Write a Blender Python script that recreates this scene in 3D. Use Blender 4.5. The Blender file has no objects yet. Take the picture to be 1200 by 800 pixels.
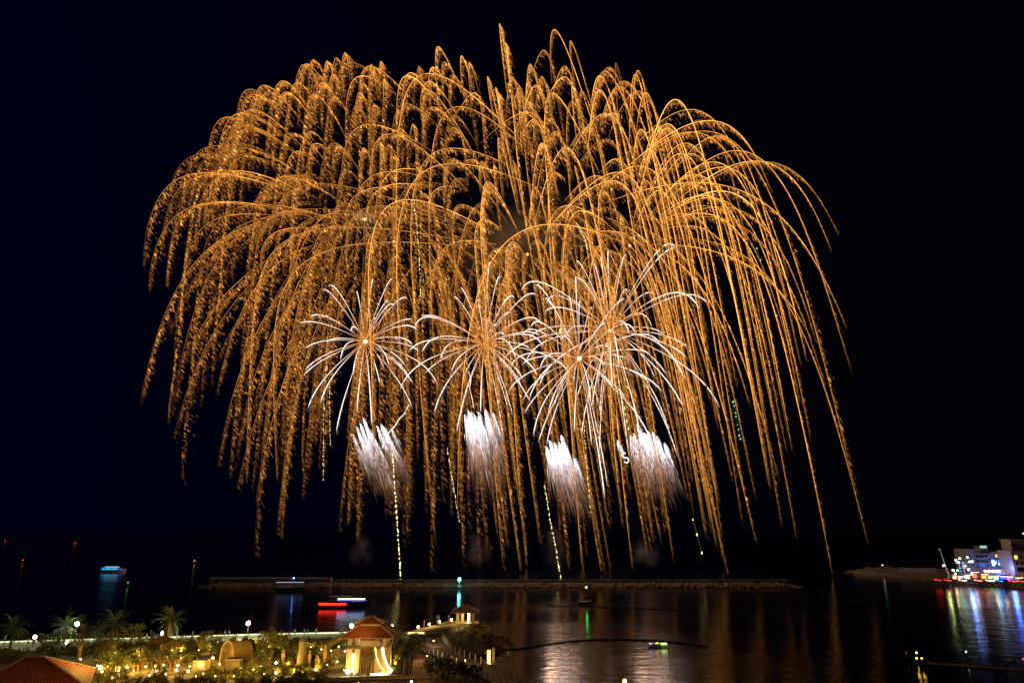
import bpy, math, random
import numpy as np
from mathutils import Vector, Matrix
R_ = math.radians
random.seed(7); rng = np.random.default_rng(11)
scene = bpy.context.scene
col = scene.collection

# ------------------------------------------------------------------ camera, world, exposure
H = 25.0; PITCH = R_(15.25); F = 800.0
cam = bpy.data.cameras.new('camera'); cam.lens = 24; cam.sensor_width = 36
cam.clip_start = 0.5; cam.clip_end = 20000
camo = bpy.data.objects.new('camera', cam); col.objects.link(camo)
camo.location = (0, 0, H); camo.rotation_euler = (R_(90) + PITCH, 0, 0)
scene.camera = camo

world = bpy.data.worlds.new('World'); scene.world = world; world.use_nodes = True
wn = world.node_tree; wn.nodes.clear()
wo = wn.nodes.new('ShaderNodeOutputWorld'); wb = wn.nodes.new('ShaderNodeBackground')
wt = wn.nodes.new('ShaderNodeTexCoord'); ws = wn.nodes.new('ShaderNodeSeparateXYZ')
wr = wn.nodes.new('ShaderNodeValToRGB'); wm = wn.nodes.new('ShaderNodeMapRange')
wn.links.new(wt.outputs['Generated'], ws.inputs[0]); wn.links.new(ws.outputs[0], wm.inputs[0])
wm.inputs[1].default_value = -0.7; wm.inputs[2].default_value = 0.6
wr.color_ramp.elements[0].color = (0.00012, 0.00045, 0.0062, 1)
wr.color_ramp.elements[1].color = (0.0006, 0.0006, 0.0018, 1)
e_ = wr.color_ramp.elements.new(0.45); e_.color = (0.0002, 0.00035, 0.0032, 1)
wn.links.new(wm.outputs[0], wr.inputs[0]); wn.links.new(wr.outputs[0], wb.inputs[0]); wn.links.new(wb.outputs[0], wo.inputs[0])
wb.inputs[1].default_value = 1.0

scene.view_settings.view_transform = 'Standard'; scene.view_settings.look = 'None'
scene.view_settings.exposure = 0.0; scene.view_settings.gamma = 1.0
try: scene.view_settings.use_curve_mapping = False
except Exception: pass
cy = scene.cycles
cy.use_denoising = True
cy.sample_clamp_indirect = 4.0
cy.max_bounces = 6; cy.glossy_bounces = 3; cy.diffuse_bounces = 2; cy.volume_bounces = 0
cy.caustics_reflective = True

CT, ST = math.cos(PITCH), math.sin(PITCH)
def ray(px, py):
    x = (px - 600) / F; y = (400 - py) / F
    return Vector((x, CT - y * ST, ST + y * CT))
def at(px, py, Y):
    d = ray(px, py); return Vector((0, 0, H)) + d * (Y / d.y)
def G(px, py, z=3.0):
    d = ray(px, py); return Vector((0, 0, H)) + d * ((z - H) / d.z)

# ------------------------------------------------------------------ the light of the fireworks themselves
def point_light(name, loc, power, color, radius=0.1, parent=None):
    l = bpy.data.lights.new(name, 'POINT'); l.energy = power; l.color = color; l.shadow_soft_size = radius
    o = bpy.data.objects.new(name, l); col.objects.link(o); o.location = loc
    if parent is not None: o.parent = parent
    return o
for (px, py, Y, P, c, r) in [(428, 257, 405, 1.6e5, (1, .52, .16), 16), (590, 250, 400, 2.4e5, (1, .52, .16), 16),
                            (700, 270, 400, 2.4e5, (1, .52, .16), 16), (436, 530, 385, 7e4, (1, .62, .42), 8),
                            (563, 515, 385, 7e4, (1, .62, .42), 8), (658, 548, 385, 1.5e5, (1, .62, .42), 9),
                            (757, 535, 385, 1.5e5, (1, .62, .42), 9)]:
    point_light('firework_glow', at(px, py, Y), P, c, r)

# ------------------------------------------------------------------ materials
MATS = {}
def mat(name, color, rough=0.7, noise=0.0, nscale=1.0, metallic=0.0, bump=0.0, spec=0.5):
    if name in MATS: return MATS[name]
    m = bpy.data.materials.new(name); m.use_nodes = True; nt = m.node_tree
    b = nt.nodes['Principled BSDF']; b.inputs['Roughness'].default_value = rough; b.inputs['Metallic'].default_value = metallic
    b.inputs['Specular IOR Level'].default_value = spec
    b.inputs['Base Color'].default_value = (*color, 1)
    if noise:
        tc = nt.nodes.new('ShaderNodeTexCoord'); n = nt.nodes.new('ShaderNodeTexNoise'); n.inputs['Scale'].default_value = nscale
        n.inputs['Detail'].default_value = 6
        r = nt.nodes.new('ShaderNodeValToRGB')
        r.color_ramp.elements[0].position = .3; r.color_ramp.elements[1].position = .72
        r.color_ramp.elements[0].color = (*[c * (1 - noise) for c in color], 1)
        r.color_ramp.elements[1].color = (*[min(1, c * (1 + noise)) for c in color], 1)
        nt.links.new(tc.outputs['Object'], n.inputs['Vector']); nt.links.new(n.outputs[0], r.inputs[0])
        nt.links.new(r.outputs[0], b.inputs['Base Color'])
        if bump:
            bp = nt.nodes.new('ShaderNodeBump'); bp.inputs['Strength'].default_value = bump
            nt.links.new(n.outputs[0], bp.inputs['Height']); nt.links.new(bp.outputs[0], b.inputs['Normal'])
    MATS[name] = m; return m
def emit(name, color, strength):
    if name in MATS: return MATS[name]
    m = bpy.data.materials.new(name); m.use_nodes = True; nt = m.node_tree; nt.nodes.clear()
    o = nt.nodes.new('ShaderNodeOutputMaterial'); e = nt.nodes.new('ShaderNodeEmission')
    e.inputs[0].default_value = (*color, 1); e.inputs[1].default_value = strength
    nt.links.new(e.outputs[0], o.inputs[0]); MATS[name] = m; return m
def glow_mat():
    m = bpy.data.materials.new('burning_sparks'); m.use_nodes = True; nt = m.node_tree; nt.nodes.clear()
    o = nt.nodes.new('ShaderNodeOutputMaterial'); e = nt.nodes.new('ShaderNodeEmission')
    a = nt.nodes.new('ShaderNodeAttribute'); a.attribute_name = 'glow'
    nt.links.new(a.outputs['Color'], e.inputs[0]); nt.links.new(e.outputs[0], o.inputs[0])
    m.cycles.emission_sampling = 'NONE'
    return m
SPARK = glow_mat()

STONE = mat('pale_stone', (.24, .21, .165), .85, .3, 1.2, bump=.3)
CONC = mat('concrete', (.42, .41, .38), .85, .2, .6)
ROCK = mat('rock', (.13, .105, .08), .95, .45, .35, bump=.6)
PLASTER = mat('cream_plaster', (.5, .40, .24), .8, .15, 1.5)
WOOD = mat('weathered_wood', (.19, .115, .06), .8, .3, 2.0)
DARKWOOD = mat('dark_wood', (.07, .045, .03), .8, .3, 2.0)
TRUNK = mat('bark', (.2, .14, .09), .9, .4, 3)
LEAF = mat('leaf', (.09, .11, .022), .6, .5, 1.1)
LEAF2 = mat('leaf_olive', (.14, .13, .03), .6, .4, 1.3)
PALM = mat('palm_frond', (.075, .10, .035), .5, .4, .8)
SOIL = mat('soil', (.045, .045, .022), .95, .5, .25)
METAL = mat('dark_metal', (.05, .05, .055), .45, metallic=.6)
WHITE = mat('white_paint', (.7, .7, .68), .5)
HULL = mat('dark_hull', (.03, .035, .05), .35)
WARM = emit('warm_lamp', (1, .68, .24), 22)
WARMLOW = emit('warm_strip', (1, .62, .16), 3.5)
COOL = emit('street_lamp_glass', (.86, 1, .62), 60)

# ------------------------------------------------------------------ object helpers
def tag(o, label=None, cat=None, group=None, kind=None):
    if label: o['label'] = label
    if cat: o['category'] = cat
    if group: o['group'] = group
    if kind: o['kind'] = kind
    return o
def empty(name, loc, label, cat, group=None, rz=0.0):
    o = bpy.data.objects.new(name, None); col.objects.link(o); o.location = loc; o.rotation_euler.z = rz
    o.empty_display_size = .3
    return tag(o, label, cat, group)
class MB:
    def __init__(s): s.v = []; s.f = []
    def add(s, vs, fs):
        b = len(s.v); s.v += [tuple(v) for v in vs]; s.f += [tuple(b + i for i in f) for f in fs]; return s
    def box(s, c, size, rz=0.0, taper=1.0):
        cx, cy_, cz = c; sx, sy, sz = [a / 2 for a in size]; ca, sa = math.cos(rz), math.sin(rz); vs = []
        for z in (-1, 1):
            t = taper if z > 0 else 1
            for x, y in ((-1, -1), (1, -1), (1, 1), (-1, 1)):
                X, Y = x * sx * t, y * sy * t
                vs.append((cx + X * ca - Y * sa, cy_ + X * sa + Y * ca, cz + z * sz))
        return s.add(vs, [(3, 2, 1, 0), (4, 5, 6, 7), (0, 1, 5, 4), (1, 2, 6, 5), (2, 3, 7, 6), (3, 0, 4, 7)])
    def tube(s, pts, r, n=8, caps=True):
        pts = [Vector(p) for p in pts]; rs = r if isinstance(r, (list, tuple)) else [r] * len(pts)
        vs = []; fs = []
        for i, p in enumerate(pts):
            d = (pts[min(i + 1, len(pts) - 1)] - pts[max(i - 1, 0)]).normalized()
            a = d.orthogonal().normalized() if abs(d.z) > .9 else d.cross(Vector((0, 0, 1))).normalized()
            if abs(d.z) > .9: a = Vector((1, 0, 0)) - d * d.x; a.normalize()
            b = d.cross(a).normalized()
            for k in range(n):
                t = 2 * math.pi * k / n; vs.append(p + (a * math.cos(t) + b * math.sin(t)) * rs[i])
        for i in range(len(pts) - 1):
            for k in range(n):
                fs.append((i * n + k, i * n + (k + 1) % n, (i + 1) * n + (k + 1) % n, (i + 1) * n + k))
        if caps: fs.append(tuple(range(n - 1, -1, -1))); fs.append(tuple((len(pts) - 1) * n + k for k in range(n)))
        return s.add(vs, fs)
    def lathe(s, prof, n=12, c=(0, 0, 0)):
        vs = []; fs = []; m = len(prof)
        for (r, z) in prof:
            for k in range(n):
                t = 2 * math.pi * k / n + math.pi / n; vs.append((c[0] + r * math.cos(t), c[1] + r * math.sin(t), c[2] + z))
        for i in range(m - 1):
            for k in range(n): fs.append((i * n + k, i * n + (k + 1) % n, (i + 1) * n + (k + 1) % n, (i + 1) * n + k))
        fs.append(tuple(range(n - 1, -1, -1))); fs.append(tuple((m - 1) * n + k for k in range(n)))
        return s.add(vs, fs)
    def build(s, name, m, parent=None, loc=None, smooth=False):
        me = bpy.data.meshes.new(name); me.from_pydata(s.v, [], s.f); me.materials.append(m); me.update()
        if smooth: me.polygons.foreach_set('use_smooth', [True] * len(me.polygons))
        o = bpy.data.objects.new(name, me); col.objects.link(o)
        if parent is not None: o.parent = parent
        if loc is not None: o.location = loc
        return o
def prism(top_pts, z0, z1):
    m = MB(); n = len(top_pts)
    vs = [(x, y, z0) for x, y in top_pts] + [(x, y, z1) for x, y in top_pts]
    m.add(vs, [tuple(range(n - 1, -1, -1)), tuple(range(n, 2 * n))] + [(i, (i + 1) % n, n + (i + 1) % n, n + i) for i in range(n)])
    return m

# ------------------------------------------------------------------ water and land
def water():
    m = bpy.data.materials.new('night_water'); m.use_nodes = True; nt = m.node_tree
    b = nt.nodes['Principled BSDF']; b.inputs['Base Color'].default_value = (.0012, .0016, .0035, 1)
    b.inputs['IOR'].default_value = 1.17
    tc = nt.nodes.new('ShaderNodeTexCoord'); mp = nt.nodes.new('ShaderNodeMapping'); mp.inputs['Scale'].default_value = (.5, 1.0, 1)
    n1 = nt.nodes.new('ShaderNodeTexNoise'); n1.inputs['Scale'].default_value = .35; n1.inputs['Detail'].default_value = 3
    bp = nt.nodes.new('ShaderNodeBump'); bp.inputs['Strength'].default_value = .2; bp.inputs['Distance'].default_value = .6
    nt.links.new(tc.outputs['Object'], mp.inputs[0]); nt.links.new(mp.outputs[0], n1.inputs['Vector'])
    nt.links.new(n1.outputs[0], bp.inputs['Height']); nt.links.new(bp.outputs[0], b.inputs['Normal'])
    n2 = nt.nodes.new('ShaderNodeTexNoise'); n2.inputs['Scale'].default_value = .02; n2.inputs['Detail'].default_value = 3
    mr = nt.nodes.new('ShaderNodeMapRange'); mr.inputs[1].default_value = .35; mr.inputs[2].default_value = .65
    mr.inputs[3].default_value = .09; mr.inputs[4].default_value = .21
    nt.links.new(mp.outputs[0], n2.inputs['Vector']); nt.links.new(n2.outputs[0], mr.inputs[0]); nt.links.new(mr.outputs[0], b.inputs['Roughness'])
    g = MB(); S = 9000
    g.add([(-S, -200, 0), (S, -200, 0), (S, S, 0), (-S, S, 0)], [(0, 1, 2, 3)])
    tag(g.build('water', m), kind='structure')
water()
def xy(p): return (p[0], p[1])
land_px = [(-60, 753), (0, 753), (160, 748.5), (300, 744), (440, 741), (480, 740), (500, 744), (520, 752), (540, 766), (580, 780), (640, 812), (700, 860), (-60, 860)]
land = prism([xy(G(*p, 3)) for p in land_px], -2, 3.0).build('ground', SOIL); tag(land, kind='structure')
# promenade paving along the sea, with a kerb towards the water
def strip(pa, pb, z0, z1, name, m):
    g = MB(); n = len(pa)
    for i in range(n - 1):
        q = [pa[i], pa[i + 1], pb[i + 1], pb[i]]
        g.add([(a[0], a[1], z0) for a in q] + [(a[0], a[1], z1) for a in q],
              [(3, 2, 1, 0), (4, 5, 6, 7), (0, 1, 5, 4), (1, 2, 6, 5), (2, 3, 7, 6), (3, 0, 4, 7)])
    return g.build(name, m)
far = [G(x, y, 3) for x, y in [(-60, 754.5), (0, 753.6), (160, 749), (300, 744.6), (440, 741.6)]]
near = [G(x, y, 3) for x, y in [(-60, 766.5), (0, 764.0), (160, 753.5), (300, 749), (440, 745.5)]]
tag(strip(far, near, 3.004, 3.02, 'promenade_pavement', mat('pale_paving', (.66, .67, .6), .8, .12, .5)), kind='structure')
ker0 = [p + Vector((0, -.45, 0)) for p in far]
w = strip(far, ker0, 3.02, 3.5, 'sea_wall', CONC)
tag(w, 'low pale concrete sea wall running along the lit promenade', 'wall')
MB().tube([p + Vector((0, -.62, .38)) for p in far], .07, 6).build('light_strip', emit('promenade_strip', (.85, 1, .5), 2.2), w)  # strip added to light the paving, along the bright line of the wall

# rough rock mass helper: a displaced grid
def mound(name, cx, cy_, rx, ry, h, z0, m, rz=0.0, seed=0, nn=48, rough=.5, power=1.0):
    r = np.random.default_rng(seed); g = MB(); vs = []; fs = []
    ph = r.uniform(0, 6.28, (14,)); fr = r.uniform(.15, 1.1, (14, 2)) * r.choice([-1, 1], (14, 2))
    for i in range(nn + 1):
        for j in range(nn + 1):
            u = -1 + 2 * i / nn; v = -1 + 2 * j / nn; d = math.hypot(u, v)
            x = u * rx; y = v * ry
            hh = h * max(0, 1 - d ** 2) ** power
            nz = sum(math.sin(fr[k, 0] * x + fr[k, 1] * y + ph[k]) for k in range(14)) / 5
            z = hh + nz * rough * min(1, hh * 1.2) + r.uniform(-.3, .3) * rough * min(1, hh) if d < 1 else -1.0
            X = x * math.cos(rz) - y * math.sin(rz); Y = x * math.sin(rz) + y * math.cos(rz)
            vs.append((X, Y, z))
    for i in range(nn):
        for j in range(nn):
            a = i * (nn + 1) + j; fs.append((a, a + nn + 1, a + nn + 2, a + 1))
    g.add(vs, fs); return g.build(name, m, loc=(cx, cy_, z0))
mc = at(546, 735, 165)
mo = mound('hill', at(537, 735, 163).x, 164, 13.0, 14, 4.3, -.1, mat('mound_rock', (.24, .20, .145), .95, .5, .5, bump=.9), rz=.1, seed=3, rough=.65, power=.9)
tag(mo, kind='structure')
# spit between the promenade and the mound, retaining the lamp-lit path
sp = [G(468, 741, 3.9), G(500, 735, 3.9), G(532, 728.5, 4.2), G(540, 730, 4.2), G(520, 738, 3.6), G(502, 746, 3), G(480, 748, 3)]
tag(prism([xy(p) for p in sp], -1, 3.5).build('spit_terrain', ROCK), kind='structure')
pth = MB()
A = [G(474, 741, 3.5), G(505, 733.6, 4.0), G(536, 728, 4.55)]; B = [G(480, 744, 3.5), G(512, 736.5, 4.0), G(541, 730, 4.55)]
for i in range(2):
    q = [A[i], A[i + 1], B[i + 1], B[i]]
    zs = [A[i].z, A[i + 1].z, B[i + 1].z, B[i].z]
    pth.add([(p.x, p.y, z - .4) for p, z in zip(q, zs)] + [(p.x, p.y, z + .1) for p, z in zip(q, zs)],
            [(3, 2, 1, 0), (4, 5, 6, 7), (0, 1, 5, 4), (1, 2, 6, 5), (2, 3, 7, 6), (3, 0, 4, 7)])
tag(pth.build('path', PLASTER), kind='structure')

# breakwater across the lagoon mouth
def breakwater():
    t = empty('breakwater', (0, 318, 0), 'long low stone breakwater with a concrete crest, lying across the water under the fireworks', 'breakwater')
    x0 = at(232, 688, 318).x; x1 = at(938, 680, 318).x
    r = np.random.default_rng(5); n = 240; g = MB(); vs = []; fs = []; prof = [(-6, -1.5), (-5, .3), (-3.4, 1.1), (-1.6, 1.9), (2, 1.9), (7, -1.5)]
    for i in range(n + 1):
        x = x0 + (x1 - x0) * i / n; e = min(1, i / 10 + .1, (n - i) / 10 + .1)
        for (y, z) in prof: vs.append((x + r.uniform(-.3, .3), y * (0.5 + .5 * e) + r.uniform(-.5, .5) + 0.0 * x, z * e + r.uniform(-.35, .35)))
    k = len(prof)
    for i in range(n):
        for j in range(k - 1): a = i * k + j; fs.append((a, a + k, a + k + 1, a + 1))
    g.add(vs, fs); g.build('rock_base', ROCK, t)
    w = MB(); w.box(((at(246, 680, 318).x + at(388, 680, 318).x) / 2, .5, 2.5), (at(388, 680, 318).x - at(246, 680, 318).x, 2.2, 2.4)); w.build('end_wall', CONC, t)
    w = MB(); a = at(389, 680, 318).x + .1; b = at(924, 680, 318).x; w.box(((a + b) / 2, .5, 2.45), (b - a, 1.4, .8)); w.build('crest', STONE, t)
breakwater()

# far shore on the right: rocky headland, quay
hp = [(1000, 672), (1050, 676), (1100, 680), (1150, 685), (1230, 692), (1500, 700), (1500, 652), (1100, 664), (1020, 668)]
q = prism([xy(G(*p, 0)) for p in hp[:6]] + [(700, 440), (300, 425), (205, 415)], -1, 1.9).build('headland_terrain', ROCK); tag(q, kind='structure')
c1 = G(1018, 670, 0)
hr = mound('headland_rocks', c1.x + 8, c1.y - 3, 24, 7, 2.9, 0, ROCK, seed=9, rough=.5)
tag(hr, 'low dark rocky point at the tip of the far shore', 'rocks')
a = at(1050, 669, 385); b = at(1098, 670.5, 378)
g = MB(); g.tube([(a.x, 385, 3.9), (b.x, 376, 3.9)], 0.01, 4); g = MB()
g.box(((a.x + b.x) / 2, 380, 3.2), (b.x - a.x, 1, 2.6), -.3)
tag(g.build('harbour_wall', CONC), 'pale straight harbour wall on the far rocky point', 'wall')

# ------------------------------------------------------------------ foliage
def leaf_cloud(n, rx, ry, rz, size, seed, zc=None, clumps=9):
    r = np.random.default_rng(seed); g = MB(); vs = []; fs = []
    cs = r.normal(0, 1, (clumps, 3)); cs /= np.linalg.norm(cs, axis=1)[:, None]; cs *= r.uniform(.35, .8, (clumps, 1))
    for i in range(n):
        c = cs[r.integers(clumps)] + r.normal(0, .24, 3)
        p = np.array([c[0] * rx, c[1] * ry, c[2] * rz + (zc if zc is not None else rz * .8)])
        if p[2] < .05: p[2] = abs(p[2]) * .3 + .05
        d = r.normal(0, 1, 3); d /= np.linalg.norm(d); u = np.cross(d, r.normal(0, 1, 3)); u /= np.linalg.norm(u)
        s_ = size * r.uniform(.5, 1.3); b = len(vs)
        vs += [tuple(p - d * s_), tuple(p + u * s_ * .4), tuple(p + d * s_), tuple(p - u * s_ * .4)]; fs.append((b, b + 1, b + 2, b + 3))
    g.add(vs, fs); return g
def spiky(n, rad, h, seed):
    r = np.random.default_rng(seed); g = MB()
    for i in range(n):
        a = r.uniform(0, 6.28); t = r.uniform(.2, 1); p0 = Vector((r.uniform(-.15, .15), r.uniform(-.15, .15), 0))
        d = Vector((math.cos(a) * t * rad, math.sin(a) * t * rad, h * (1.1 - .6 * t))); sd = Vector((-math.sin(a), math.cos(a), 0)) * .05
        m_ = p0 + d * .6 + Vector((0, 0, .1 * h)); e = p0 + d
        g.add([p0 - sd, p0 + sd, m_ + sd, e, m_ - sd], [(0, 1, 2, 4), (4, 2, 3)])
    return g
def palm(loc, h, cr, seed, label, group='palm trees along the promenade', nf=60, lean=0.0, hide_trunk=False):
    r = random.Random(seed); t = empty('palm_tree', loc, label, 'palm tree', group, r.uniform(0, 6))
    pts = [(lean * (k / 8) ** 1.5, .1 * math.sin(k), h * k / 8) for k in range(9)]
    MB().tube(pts, [.26 - .012 * k for k in range(9)], 8).build('trunk', TRUNK, t)
    g = MB(); top = Vector(pts[-1])
    for f in range(nf):
        a = 6.283 * f / nf * 1.618 * 2 + r.uniform(-.2, .2); el = r.uniform(-.75, 1.4); L = cr * r.uniform(.8, 1.1)
        dirh = Vector((math.cos(a), math.sin(a), 0)); prev = top; seg = 9; ang = el; rib = [top]
        for k in range(seg):
            ang -= (.05 + .012 * k); prev = prev + (dirh * math.cos(ang) + Vector((0, 0, math.sin(ang)))) * (L / seg); rib.append(prev)
        side = Vector((-dirh.y, dirh.x, 0))
        for k in range(len(rib) - 1):
            g.add([rib[k] - side * .03, rib[k] + side * .03, rib[k + 1] + side * .03, rib[k + 1] - side * .03], [(0, 1, 2, 3)])
            if k < 1: continue
            d = (rib[k + 1] - rib[k])
            for hlf in (0, .5):
                o = rib[k] + d * hlf; ll = L * .15 * (1 - abs(k + hlf - 3.5) / 8)
                for sgn in (-1, 1):
                    tip = o + side * sgn * ll + d * .9 + Vector((0, 0, -ll * r.uniform(.1, .5)))
                    g.add([o, o + d * .3, tip], [(0, 1, 2)])
    g.build('crown', PALM, t)
    return t

def lamp_globe(name, loc, label, r=.28, power=60, color=(1, .72, .3), m=None, group=None, post=.5, cat='garden light'):
    t = empty(name, loc, label, cat, group)
    MB().tube([(0, 0, 0), (0, 0, post)], .05, 6).build('post', METAL, t)
    MB().lathe([(.02, 0), (r * .8, r * .35), (r, r), (r * .8, r * 1.65), (.02, r * 2)], 10).build('lamp_globe', m or WARM, t, loc=(0, 0, post))
    if power: point_light('lamp_light', (0, 0, post + 2 * r + .25), power, color, .15, t)
    return t

def clone(o, parent=None):
    c = o.copy(); col.objects.link(c); c.parent = parent
    for ch in o.children: clone(ch, c)
    return c

# shrubs: five kinds, copied over the garden
shr = []
for i, (n, rx, rz, s) in enumerate([(420, 1.3, 1.0, .22), (520, 1.8, 1.1, .22), (300, .9, .8, .18), (460, 1.4, 1.7, .24)]):
    o = leaf_cloud(n, rx, rx, rz, s, 20 + i).build('shrub', LEAF if i % 2 else LEAF2); shr.append(o)
o = spiky(60, 1.2, 1.3, 31).build('shrub', LEAF2); shr.append(o)
KIND = ['loose olive green shrub in the lamp-lit garden', 'broad dark green shrub in the lamp-lit garden', 'small olive bush in the lamp-lit garden',
        'tall rounded dark shrub in the lamp-lit garden', 'spiky leaved plant in the lamp-lit garden']
used = [False] * 5
def put_shrub(k, p, s, label=None, group=None, cat='shrub'):
    o = shr[k] if not used[k] else shr[k].copy()
    if used[k]: col.objects.link(o)
    used[k] = True
    o.location = p; o.scale = (s, s, s * random.uniform(.85, 1.2)); o.rotation_euler.z = random.uniform(0, 6.28)
    tag(o, label or KIND[k], cat, group or 'garden plants: ' + KIND[k].split(' in the')[0])
def top_y(x): return 758 - x * .022 if x < 60 else 759 - (x - 60) * .028
cnt = 0
avoid = [(20, 768, 115, 805), (405, 755, 462, 790), (150, 778, 215, 797), (222, 770, 245, 790), (252, 757, 290, 787), (380, 756, 408, 778), (378, 791, 506, 805)]
tries = 0
while cnt < 290 and tries < 5000:
    tries += 1
    x = random.uniform(-5, 500); y = random.uniform(752, 806)
    if y < top_y(x) + 6: continue
    if x > 470 and (y > 748 + 0 and y < 756): continue
    if x > 455 and y < 752: continue
    if x > 478: continue
    if any(a <= x <= c and b <= y <= d for a, b, c, d in avoid): continue
    k = random.choice([0, 0, 1, 2, 2, 3, 4]); put_shrub(k, G(x, y, 3.0), random.uniform(.55, 1.1) if y < 785 else random.uniform(.4, .75)); cnt += 1
# dense back row under the promenade edge
for i in range(46):
    x = 58 + i * 7.6
    if x > 405: break
    put_shrub(random.choice([1, 3, 0]), G(x + random.uniform(-2, 2), top_y(x) + random.uniform(5, 9), 3.0), random.uniform(.7, 1.0))
for (x, y, s) in [(512, 793, 1.5), (533, 795, 1.6), (549, 797, 1.4)]:
    put_shrub(1, G(x, y, 3), s, None, None)

# palms
for (x, yb, yt, cr, sd, lab) in [(10, 768, 735, 3.4, 1, 'dim palm at the far end of the promenade, leftmost of the palms'),
        (73, 762, 733, 3.7, 2, 'full dark palm whose fronds surround the blue street lamp'),
        (93, 772, 740, 2.4, 3, 'small palm with a lit leaning trunk beside the blue street lamp'),
        (114, 762, 741, 2.4, 4, 'small palm with reddish trunk standing before the pale promenade'),
        (130, 760, 730, 3.6, 5, 'tall palm with wide crown, green at its top, behind the dark bush'),
        (196, 757, 727, 3.7, 6, 'lone tall palm rising from the promenade edge, apart from the rest')]:
    b = G(x, yb, 3); t_ = at(x, yt, b.y); palm(b, t_.z - 3, cr, sd, lab)
b = G(436, 789, 3); palm(b, 2.6, 2.0, 9, 'low dark palm in front of the lit stair pavilion', 'palms around the pavilion', nf=22)
for (x, yb, yt, sd, lab) in [(474, 794, 760, 12, 'left one of the pair of thick crowned palms right of the pavilion'),
                             (480, 794, 762, 13, 'right one of the pair of thick crowned palms right of the pavilion')]:
    b = G(x, yb, 3); t_ = at(x, yt, b.y); palm(b, t_.z - 3, 2.0, sd, lab, 'palms around the pavilion', nf=44)
for (x, y, s) in [(463, 768, 1.3), (486, 762, 1.2), (468, 778, 1.0)]:
    put_shrub(3, G(x, y, 3), s)

# ------------------------------------------------------------------ lamps in the garden
UP = [(162, 772, 'at the upper left end of the timber ramp'), (170, 785, 'left of the row on the boardwalk rail'), (182, 785, 'the big pair on the boardwalk rail'),
      (182, 791, 'in front of the boardwalk rail'), (191, 783, 'pale small one right of the boardwalk pair'), (208, 784, 'at the right end of the timber deck'),
      (206, 790, 'below the right end of the timber deck'), (222, 785, 'beside the left stone block'), (220, 791, 'low before the left stone block'),
      (233, 766, 'under the slender lit shrub'), (242, 777, 'right of the left stone block'), (243, 783, 'at the foot of the left stone block'),
      (249, 775, 'before the thatched hut'), (257, 782, 'at the right foot of the thatched hut'), (279, 783, 'beside the right stone block'),
      (281, 788, 'in front of the right stone block'), (284, 798, 'at the very bottom of the garden'), (286, 772, 'under the lit small tree by the lane'),
      (141, 764, 'on the post left of the parasol'), (138, 790, 'left end of the boardwalk'), (148, 786, 'bluish one on the boardwalk'), (119, 792, 'beside the tiled roof corner'),
      (94, 776, 'at the foot of the bright bare tree'), (323, 781, 'on the lawn edge left of the flame shaped post'), (323, 793, 'large low one on the lawn'),
      (339, 784, 'small one by the curved lawn path'), (351, 766, 'against the tall lit pillar'), (351, 776, 'at the foot of the tall lit pillar'),
      (415, 793, 'before the pavilion wall'), (439, 788, 'under the stair of the pavilion'), (310, 770, 'in the hanging vine'), (395, 779, 'behind the curved bench wall'),
      (300, 757, 'in the hedge below the sea wall'), (255, 756, 'in the hedge behind the hut'), (205, 758, 'behind the thatched parasol'), (180, 757, 'left behind the thatched parasol'),
      (370, 789, 'before the white figures'), (463, 781, 'right of the pavilion stair')]
for i, (x, y, where) in enumerate(UP):
    small = i % 3 == 1
    p = G(x, y, 3.0)
    lamp_globe('garden_light', (p.x, p.y, 3.0), 'glowing garden light ' + where, r=.11 if small else .17, power=random.choice([200, 360, 560]), color=(1, .53, .07), post=.45,
               group='glowing garden lights')
small_spots = []  # extra lamps scattered at random, added to brighten the low plants
tries = 0
while len(small_spots) < 44 and tries < 3000:
    tries += 1
    x = random.uniform(112, 405); y = random.uniform(761, 799)
    if any((x - a) ** 2 + (y - b) ** 2 < 8.5 ** 2 for a, b in small_spots + [(u[0], u[1]) for u in UP]) or (250 < x < 285 and y < 784): continue
    small_spots.append((x, y)); q = random.random()
    lamp_globe('garden_light', G(x, y, 3.0), 'small yellow light added among the low plants to brighten them', r=random.choice([.07, .09, .12]), power=random.choice([100, 170, 300]), color=(1, .56, .08), post=.5,
               group='small yellow lights added among the plants')
for (x, y, lab) in [(60, 762, 'greenish white garden flood light left of the blue street lamp'), (77, 759, 'greenish white garden flood light under the blue street lamp'),
                    (407, 794, 'blue white garden flood light before the pavilion corner')]:
    lamp_globe('flood_light', G(x, y, 3), lab, r=.3, power=130, color=(.75, 1, .6), m=emit('flood', (.75, .95, 1), 30), post=.6)

# tall street lamps
def street_lamp(x, yb, yt, lab, power=900, c=(.85, 1, .55), arm=.0, r=.36):
    b = G(x, yb, 3); t_ = at(x, yt, b.y); h = t_.z - 3
    t = empty('street_lamp', (b.x, b.y, 3), lab, 'street lamp', 'tall street lamps of the promenade')
    MB().tube([(0, 0, 0), (0, 0, h * .3), (0, 0, h)], [.12, .09, .06], 8).build('post', METAL, t)
    MB().lathe([(.05, 0), (r, .18), (r, .5), (r * .5, .68), (.04, .75)], 12).build('lamp_globe', COOL, t, loc=(0, 0, h))
    MB().lathe([(.1, 0), (r * 1.15, .02), (.1, .15)], 12).build('cap', METAL, t, loc=(0, 0, h + .76))
    point_light('lamp_light', (0, 0, h - .5), power, c, .35, t)
street_lamp(289, 751, 732, 'bright street lamp standing alone on the promenade, right of the lone tall palm', 1300)
street_lamp(411, 752, 735, 'bright street lamp over the left eave of the stair pavilion', 700)
street_lamp(85, 764, 733, 'street lamp shining blue white among the palm fronds', 500)
street_lamp(-45, 768, 733, 'street lamp beyond the leftmost palm', 1300)
street_lamp(188, 756, 744, 'low street lamp by the foot of the lone tall palm', 500, r=.16)
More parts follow.
